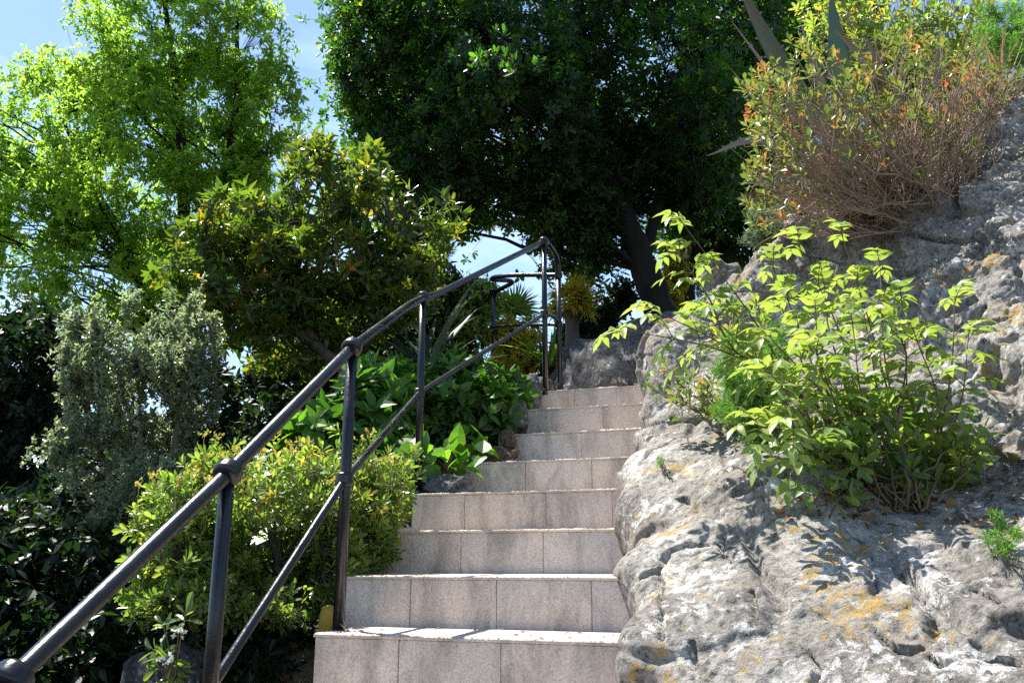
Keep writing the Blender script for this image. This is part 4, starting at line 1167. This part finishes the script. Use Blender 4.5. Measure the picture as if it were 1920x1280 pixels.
O, D, Ln, tn = [], [], [], []
for k, s_ in enumerate(stems):
    p = [px(*q_) for q_ in s_]
    P = smooth_path([b0 * .8 + p[0] * .2 + r.normal(0, .03, 3), p[0], p[1], p[2]], 7)
    tubes(sm, P, np.linspace(.0048, .0015, len(P))[None], 6)
    tg = unit(np.gradient(P, axis=0))
    n_nodes = 5
    for t in np.linspace(.55, 1.0, n_nodes):
        j = min(len(P) - 1, int(t * (len(P) - 1)))
        ang = r.uniform(0, 6.28) if t < .99 else r.uniform(-.5, .5)
        side = unit(np.cross(tg[j], [math.cos(ang), math.sin(ang), .2]))
        for sg in (-1, 1):
            O.append(P[j]); D.append(side * sg * .8 + tg[j] * .55 + np.array([0, 0, .15])); Ln.append(r.uniform(.085, .135)); tn.append(.25 + .5 * t * r.uniform(.6, 1.1))
    O.append(P[-1]); D.append(tg[-1]); Ln.append(.10); tn.append(.8)
O, D, Ln, tn = map(np.array, (O, D, Ln, tn))
pinnate(fm, sm, O, D, Ln, 3, .053, tn, r)
sm.build('stems', M['twig_red'], root); fm.build('foliage', M['leaf_sapling'], root, smooth=True)

def rock_shrub(name, label, base, tips_px, nsub, L, k, mat, bark, seed, sub_r=.05, rad=.005, jit=(.1, .9), tm=OBOVATE, cat='shrub', lo=20, hi=85, wide=1.0, bow=.0):
    r_ = np.random.default_rng(seed)
    root_ = thing(name, label, cat, base)
    w_, f_ = MB(), MB()
    T = np.array([px(*q_) for q_ in tips_px])
    n_ = len(T)
    p0 = base + r_.normal(0, .03, (n_, 3)) * np.array([1.6, 1, .3])
    p1 = p0 * .45 + T * .55 + r_.normal(0, .035, (n_, 3)) + np.array([0, 0, bow])
    P_ = bez(p0, p1, T, 10)
    P_[:, 1:-1] += r_.normal(0, .006, (n_, 8, 3))
    tubes(w_, P_, np.broadcast_to(np.linspace(rad, rad * .35, 10), (n_, 10)), 5)
    tips_, ax_ = [T], [unit(T - p1)]
    for _ in range(nsub):
        j = r_.integers(4, 9, n_)
        at_ = P_[np.arange(n_), j]
        e_ = at_ + unit(T - p1) * sub_r * r_.uniform(.4, 1.3, (n_, 1)) + r_.normal(0, sub_r * .55, (n_, 3))
        tubes(w_, np.stack([at_, (at_ + e_) / 2 + r_.normal(0, .004, (n_, 3)), e_], 1), np.broadcast_to(np.array([.4, .33, .25]) * rad, (n_, 3)), 4)
        tips_.append(e_); ax_.append(unit(e_ - at_ + np.array([0, 0, .02])))
    tips_ = np.concatenate(tips_); ax_ = np.concatenate(ax_)
    rosettes(f_, tm, tips_, ax_, k, L, r_.uniform(*jit, len(tips_)), r_, lo, hi, .10, wide)
    w_.build('stems', bark, root_); f_.build('foliage', mat, root_, smooth=False)
    return root_

r = np.random.default_rng(66)
tl = [(r.uniform(1490, 1840), r.uniform(720, 900), r.uniform(2.5, 2.85)) for _ in range(30)] + [(r.uniform(1540, 1790), r.uniform(820, 910), r.uniform(2.4, 2.65)) for _ in range(8)]
rock_shrub('rosette_shrub', 'woody low shrub with dark green rosettes under the pale sapling on the ledge', on_rock(1700, 945), tl, 3, .062, 9, M['leaf_pitto'], M['twig_red'], 601, .06, .0042)
tl = [(r.uniform(1225, 1340), r.uniform(690, 790), r.uniform(3.1, 3.5)) for _ in range(11)]
rock_shrub('rosette_shrub', 'sparse young shrub with reddish tips sprawling over the rock beside the upper steps', on_rock(1395, 800), tl, 2, .055, 8, M['leaf_red'], M['twig_brown'], 602, .05, .004, (.0, .55))
tl = [(1572, 905, 2.42), (1560, 925, 2.40), (1585, 930, 2.38)]
rock_shrub('rosette_sprig', 'single bright rosette sprig hanging below the ledge on the lichen covered face', on_rock(1600, 960), tl, 0, .07, 9, M['leaf_pitto'], M['twig_red'], 603, .03, .003, (.6, .9), cat='sprig')
tl = [(r.uniform(1330, 1430), r.uniform(560, 650), r.uniform(3.9, 4.3)) for _ in range(10)]
rock_shrub('rosette_shrub', 'bright small shrub against the grey rock top behind the sapling', on_rock(1390, 680), tl, 2, .06, 9, M['leaf_pitto'], M['twig_brown'], 604, .06, .004, (.4, .95))

# feathery plants
def feathery(label, base, tips_px, seed, n_per=70, L=.022, w=.045, cat='plant', mat='leaf_feather', name='feathery_plant'):
    r_ = np.random.default_rng(seed)
    root_ = thing(name, label, cat, base, None)
    w_, f_ = MB(), MB()
    T = np.array([px(*q_) if q_[0] > 20 else q_ for q_ in tips_px]); n_ = len(T)
    p0 = base + r_.normal(0, .02, (n_, 3)) * min(1, np.linalg.norm(T - base, axis=1).mean() * 4)
    P_ = bez(p0, (p0 + T) / 2 + r_.normal(0, .04, (n_, 3)) + [0, 0, .06], T, 10)
    tubes(w_, P_, np.broadcast_to(np.linspace(.0022, .0008, 10), (n_, 10)), 4)
    ts = r_.uniform(.3, 1, (n_, n_per)) * 8.99
    j = ts.astype(int)
    q0 = P_[np.arange(n_)[:, None], j] * (1 - (ts - j))[..., None] + P_[np.arange(n_)[:, None], j + 1] * (ts - j)[..., None]
    d_ = unit(r_.normal(size=(n_, n_per, 3)) + unit(T - p0)[:, None] * .7)
    e_ = q0 + d_ * w * r_.uniform(.5, 1.3, (n_, n_per, 1))
    tubes(w_, np.stack([q0, e_], 2).reshape(-1, 2, 3), np.array([[.0007, .0004]]), 3)
    m_ = 12
    tt_ = r_.uniform(.2, 1, (n_, n_per, m_, 1))
    pp = q0[:, :, None] * (1 - tt_) + e_[:, :, None] * tt_
    dd = unit(r_.normal(size=pp.shape) + d_[:, :, None] * .8)
    leaves(f_, NEEDLE, pp.reshape(-1, 3), dd.reshape(-1, 3), r_.normal(size=(pp.size // 3, 3)), L * r_.uniform(.6, 1.2, pp.size // 3), r_.uniform(0, 1, pp.size // 3), r_, 1.7)
    w_.build('stems', M['twig_red'], root_); f_.build('foliage', M[mat], root_, smooth=False)
r = np.random.default_rng(71)
feathery('fine feathery green plant trailing over the rock left of the sapling', on_rock(1440, 790), [(r.uniform(1345, 1500), r.uniform(610, 800), r.uniform(2.8, 3.2)) for _ in range(26)] + [(1410, 840, 2.9), (1415, 890, 2.72), (1400, 830, 2.9), (1480, 690, 2.9), (1360, 650, 3.3)], 701)
feathery('small feathery tuft on the rock at the far right near the lower frame', on_rock(1862, 1032), [tuple(on_rock(1862, 1032) + d_) for d_ in np.array([(-.03, -.03, .03), (.0, -.03, .045), (.035, -.02, .025), (-.01, -.05, .01), (.02, -.04, .04)])], 702, 14, .018, .02)
feathery('tiny tuft in a crack of the rock beside the middle steps', on_rock(1252, 893), [(1240, 885, 3.02), (1262, 884, 3.0), (1250, 898, 2.98)], 703, 10, .016, .016)
feathery('bright green fern like plant at the top right corner', px(1930, 130, 4.4), [(r.uniform(1830, 1930), r.uniform(0, 120), r.uniform(4.0, 4.4)) for _ in range(18)], 704, 40, .035, .07)
feathery('grey green juniper tuft on the rock top under the agave', px(1450, 470, 5.0), [(r.uniform(1390, 1490), r.uniform(370, 455), r.uniform(4.8, 5.2)) for _ in range(26)], 705, 40, .03, .05, 'shrub', 'leaf_juniper', 'juniper_shrub')

# the twiggy red tinged bush at the top right
r = np.random.default_rng(88)
b0 = px(1720, 420, 4.05)
root = thing('twiggy_bush', 'wide twiggy bush with red and green leaves overhanging the rock at upper right', 'bush', b0)
w, f = MB(), MB()
n = 560
u_ = r.uniform(1395, 1890, n); v_ = 60 + 330 * r.uniform(0, 1, n) ** .85
v_ = np.where(u_ > 1760, np.minimum(v_, 300 - (u_ - 1760) * .9 + r.normal(0, 30, n)), v_)
v_ = np.where((u_ < 1470) & (v_ < 110), v_ + 90, v_)
lowq = np.arange(n) < 70
u_ = np.where(lowq, r.uniform(1400, 1600, n), u_); v_ = np.where(lowq, r.uniform(320, 440, n), v_)
T = np.array([px(a, b, r.uniform(3.5, 4.6)) for a, b in zip(u_, v_)])
p0 = b0 + r.normal(0, 1, (n, 3)) * np.array([.13, .12, .03])
lift = np.array([px(u - 12, v + 75, 4.45) for u, v in zip(u_, v_)])
p1 = .5 * p0 + .5 * T + r.normal(0, .06, (n, 3)) + np.array([-.05, -.05, -.10])
P = bez(p0, p1, T, 12)
P[:, 1:-1] += r.normal(0, .009, (n, 10, 3))
tubes(w, P, np.broadcast_to(np.linspace(.0055, .0013, 12), (n, 12)) * r.uniform(.5, 1.15, (n, 1)), 5)
keep = r.uniform(size=n) < np.clip(1.2 - (v_ - 60) / 260 - np.clip((u_ - 1660) / 420, 0, .5) + .5 * (u_ < 1500), .08, 1)
tips, ax = [T[keep]], [unit(T - p1 + [0, 0, .1])[keep]]
for q_ in range(5):
    j = r.integers(3, 11, n)
    at_ = P[np.arange(n), j]
    e_ = at_ + unit(T - p1) * .10 * r.uniform(.4, 1.5, (n, 1)) + r.normal(0, .055, (n, 3)) + [0, 0, .02]
    tubes(w, np.stack([at_, (at_ + e_) / 2 + r.normal(0, .006, (n, 3)), e_], 1), np.broadcast_to(np.array([.0020, .0016, .0011]), (n, 3)), 4)
    if q_ < 2:
        eu, ev = proj(e_)
        ok = (r.uniform(size=n) < np.clip(1.1 - (ev - 60) / 240 - np.clip((eu - 1660) / 420, 0, .5), .05, 1))
        tips.append(e_[ok]); ax.append(unit(e_ - at_ + [0, 0, .03])[ok])
tips = np.concatenate(tips); ax = np.concatenate(ax)
tu, tv_ = proj(tips)
ti = np.clip(.26 + .16 * r.normal(size=len(tips)) + .34 * (r.uniform(size=len(tips)) < .20), 0, 1)
rosettes(f, OBOVATE, tips, unit(ax + [0, 0, .4]), 8, .054, ti, r, 15, 80, .12, 1.0)
w.build('stems', M['twig_brown'], root); f.build('foliage', M['leaf_red'], root, smooth=False)
# a greener bush right behind it
tl = [(r.uniform(1500, 1900), r.uniform(-60, 110), r.uniform(5.0, 5.9)) for _ in range(150)]
rock_shrub('rosette_shrub', 'leafy bright green shrub at the top edge behind the twiggy bush', px(1720, 380, 5.3), tl, 3, .075, 9, M['leaf_pitto'], M['twig_brown'], 605, .12, .006, (.4, .98))
# dry grass by the rock rim
r = np.random.default_rng(91)
f = MB()
n = 170
pb = np.array([px(a, 325 - (a - 1750) * 1.0 + c_, 4.1) for a, c_ in zip(r.uniform(1750, 1900, n), r.normal(0, 18, n))])
leaves(f, STRAP, pb, np.stack([r.normal(-.35, .5, n), r.normal(-.3, .4, n), r.uniform(.3, 1, n)], -1), r.normal(size=(n, 3)), r.uniform(.15, .45, n), r.uniform(0, 1, n), r, .45)
o = f.build('dry_grass', M['straw'], smooth=False); o['kind'] = 'stuff'

# agave behind the bush
def agave():
    c_ = px(1600, 300, 5.3)
    root_ = thing('agave_plant', 'large old agave with dry curled leaf tips rising behind the twiggy bush', 'agave', c_)
    r_ = np.random.default_rng(95)
    spec = [((1600, 300, 5.3), (1470, 130, 5.1), (1365, -70, 4.9), .115, .40), ((1600, 300, 5.3), (1480, 180, 5.0), (1372, 40, 4.8), .04, .9), ((1600, 300, 5.2), (1480, 250, 4.9), (1366, 125, 4.8), .035, .95), ((1580, 330, 5.1), (1430, 265, 4.9), (1325, 292, 4.8), .055, .95),
            ((1600, 280, 5.0), (1575, 140, 4.8), (1556, -25, 4.75), .13, .10), ((1620, 280, 4.9), (1650, 160, 4.6), (1565, 55, 4.4), .09, .95), ((1640, 280, 4.6), (1650, 150, 4.3), (1625, 70, 4.2), .07, .85), ((1680, 300, 4.6), (1755, 160, 4.3), (1760, 60, 4.2), .05, .9),
            ((1580, 340, 5.0), (1470, 330, 4.7), (1392, 345, 4.5), .15, .2), ((1560, 350, 5.0), (1450, 370, 4.6), (1380, 372, 4.45), .12, .55), ((1600, 320, 5.0), (1560, 260, 4.6), (1600, 190, 4.4), .12, .3), ((1600, 290, 5.4), (1540, 170, 5.4), (1500, 40, 5.4), .10, .95), ((1700, 300, 5.2), (1780, 210, 5.0), (1850, 190, 4.9), .12, .6)]
    for a_, b_, t_, wd, tint in spec:
        pts = smooth_path([px(*a_), px(*b_), px(*t_)], 12)
        K = len(pts)
        tg = unit(np.gradient(pts, axis=0))
        toc = unit(CAM - pts + np.array([r_.normal(0, 2), 0, 3.0]))
        X = unit(np.cross(tg, toc)); Z = np.cross(X, tg)
        t = np.linspace(0, 1, K)
        hw = wd * .5 * np.clip(np.minimum(.75 + t * .8, (1 - t) * 2.4 + .03), .04, 1)
        hw = hw * (1 + .05 * np.sin(t * 60 + r_.uniform(0, 6)) * (t < .85))
        cs = np.linspace(-1, 1, 9)
        th_ = .028 * (1 - t * .8)
        front = pts[:, None] + X[:, None] * (cs[None] * hw[:, None])[..., None] + Z[:, None] * (.35 * hw[:, None] * cs[None] ** 2)[..., None]
        back = front - Z[:, None] * (th_[:, None] * (1 - cs[None] ** 2))[..., None]
        ring = np.concatenate([front, back[:, ::-1][:, 1:-1]], 1)
        S_ = ring.shape[1]
        i, j = np.meshgrid(np.arange(K - 1), np.arange(S_), indexing='ij')
        Q_ = np.stack([i * S_ + j, i * S_ + (j + 1) % S_, (i + 1) * S_ + (j + 1) % S_, (i + 1) * S_ + j], -1)
        tt_ = np.repeat(np.clip(tint * .8 + .30 * np.clip(t * 2 - 1.1, 0, 1), 0, 1), S_)
        m_ = MB(); m_.add(ring.reshape(-1, 3), None, Q_, tt_)
        # marginal teeth
        for k in range(4, K - 4, 2):
            for sd in (0, 8):
                e = front[k, sd]; dr = X[k] * (1 if sd else -1)
                m_.add([e - tg[k] * .010, e + tg[k] * .010, e + dr * .018 + tg[k] * .008], [(0, 1, 2)], None, .9)
        m_.build('leaf', M['agave'], root_)
agave()

# dead leaves and crumbs lying on the ledge, in the rock's hollows and on the lowest step
r = np.random.default_rng(123)
f = MB()
P = np.array([on_rock(u, v) for u, v in zip(np.clip(r.normal(1680, 120, 230), 1400, 1900), r.normal(925, 28, 230))])
leaves(f, OVATE, P + np.array([-.004, -.006, .008]), r.normal(size=(230, 3)) * np.array([1, 1, .35]), unit(r.normal(0, .4, (230, 3)) + np.array([-.3, -.3, 1])), r.uniform(.02, .05, 230), r.uniform(0, .6, 230), r, 1.0)
n = 26
la, aa = r.uniform(.05, .85, n), r.uniform(.03, .27, n)
P = np.array([SX * (LATS[NB] + a) + SE * (ADV[NB] + b) + np.array([0, 0, ZS[NB] + .004]) for a, b in zip(la, aa)])
leaves(f, OVATE, P, r.normal(size=(n, 3)) * np.array([1, 1, .1]), unit(r.normal(0, .15, (n, 3)) + np.array([0, 0, 1])), r.uniform(.012, .035, n), r.uniform(0, .6, n), r, 1.0)
o = f.build('leaf_litter', leaf_mat('dead brown leaves', [(0, (.10, .06, .03)), (.5, (.22, .14, .07)), (1, (.35, .26, .14))], (1.1, 1, .8), .2, .7, .2), smooth=False); o['kind'] = 'stuff'
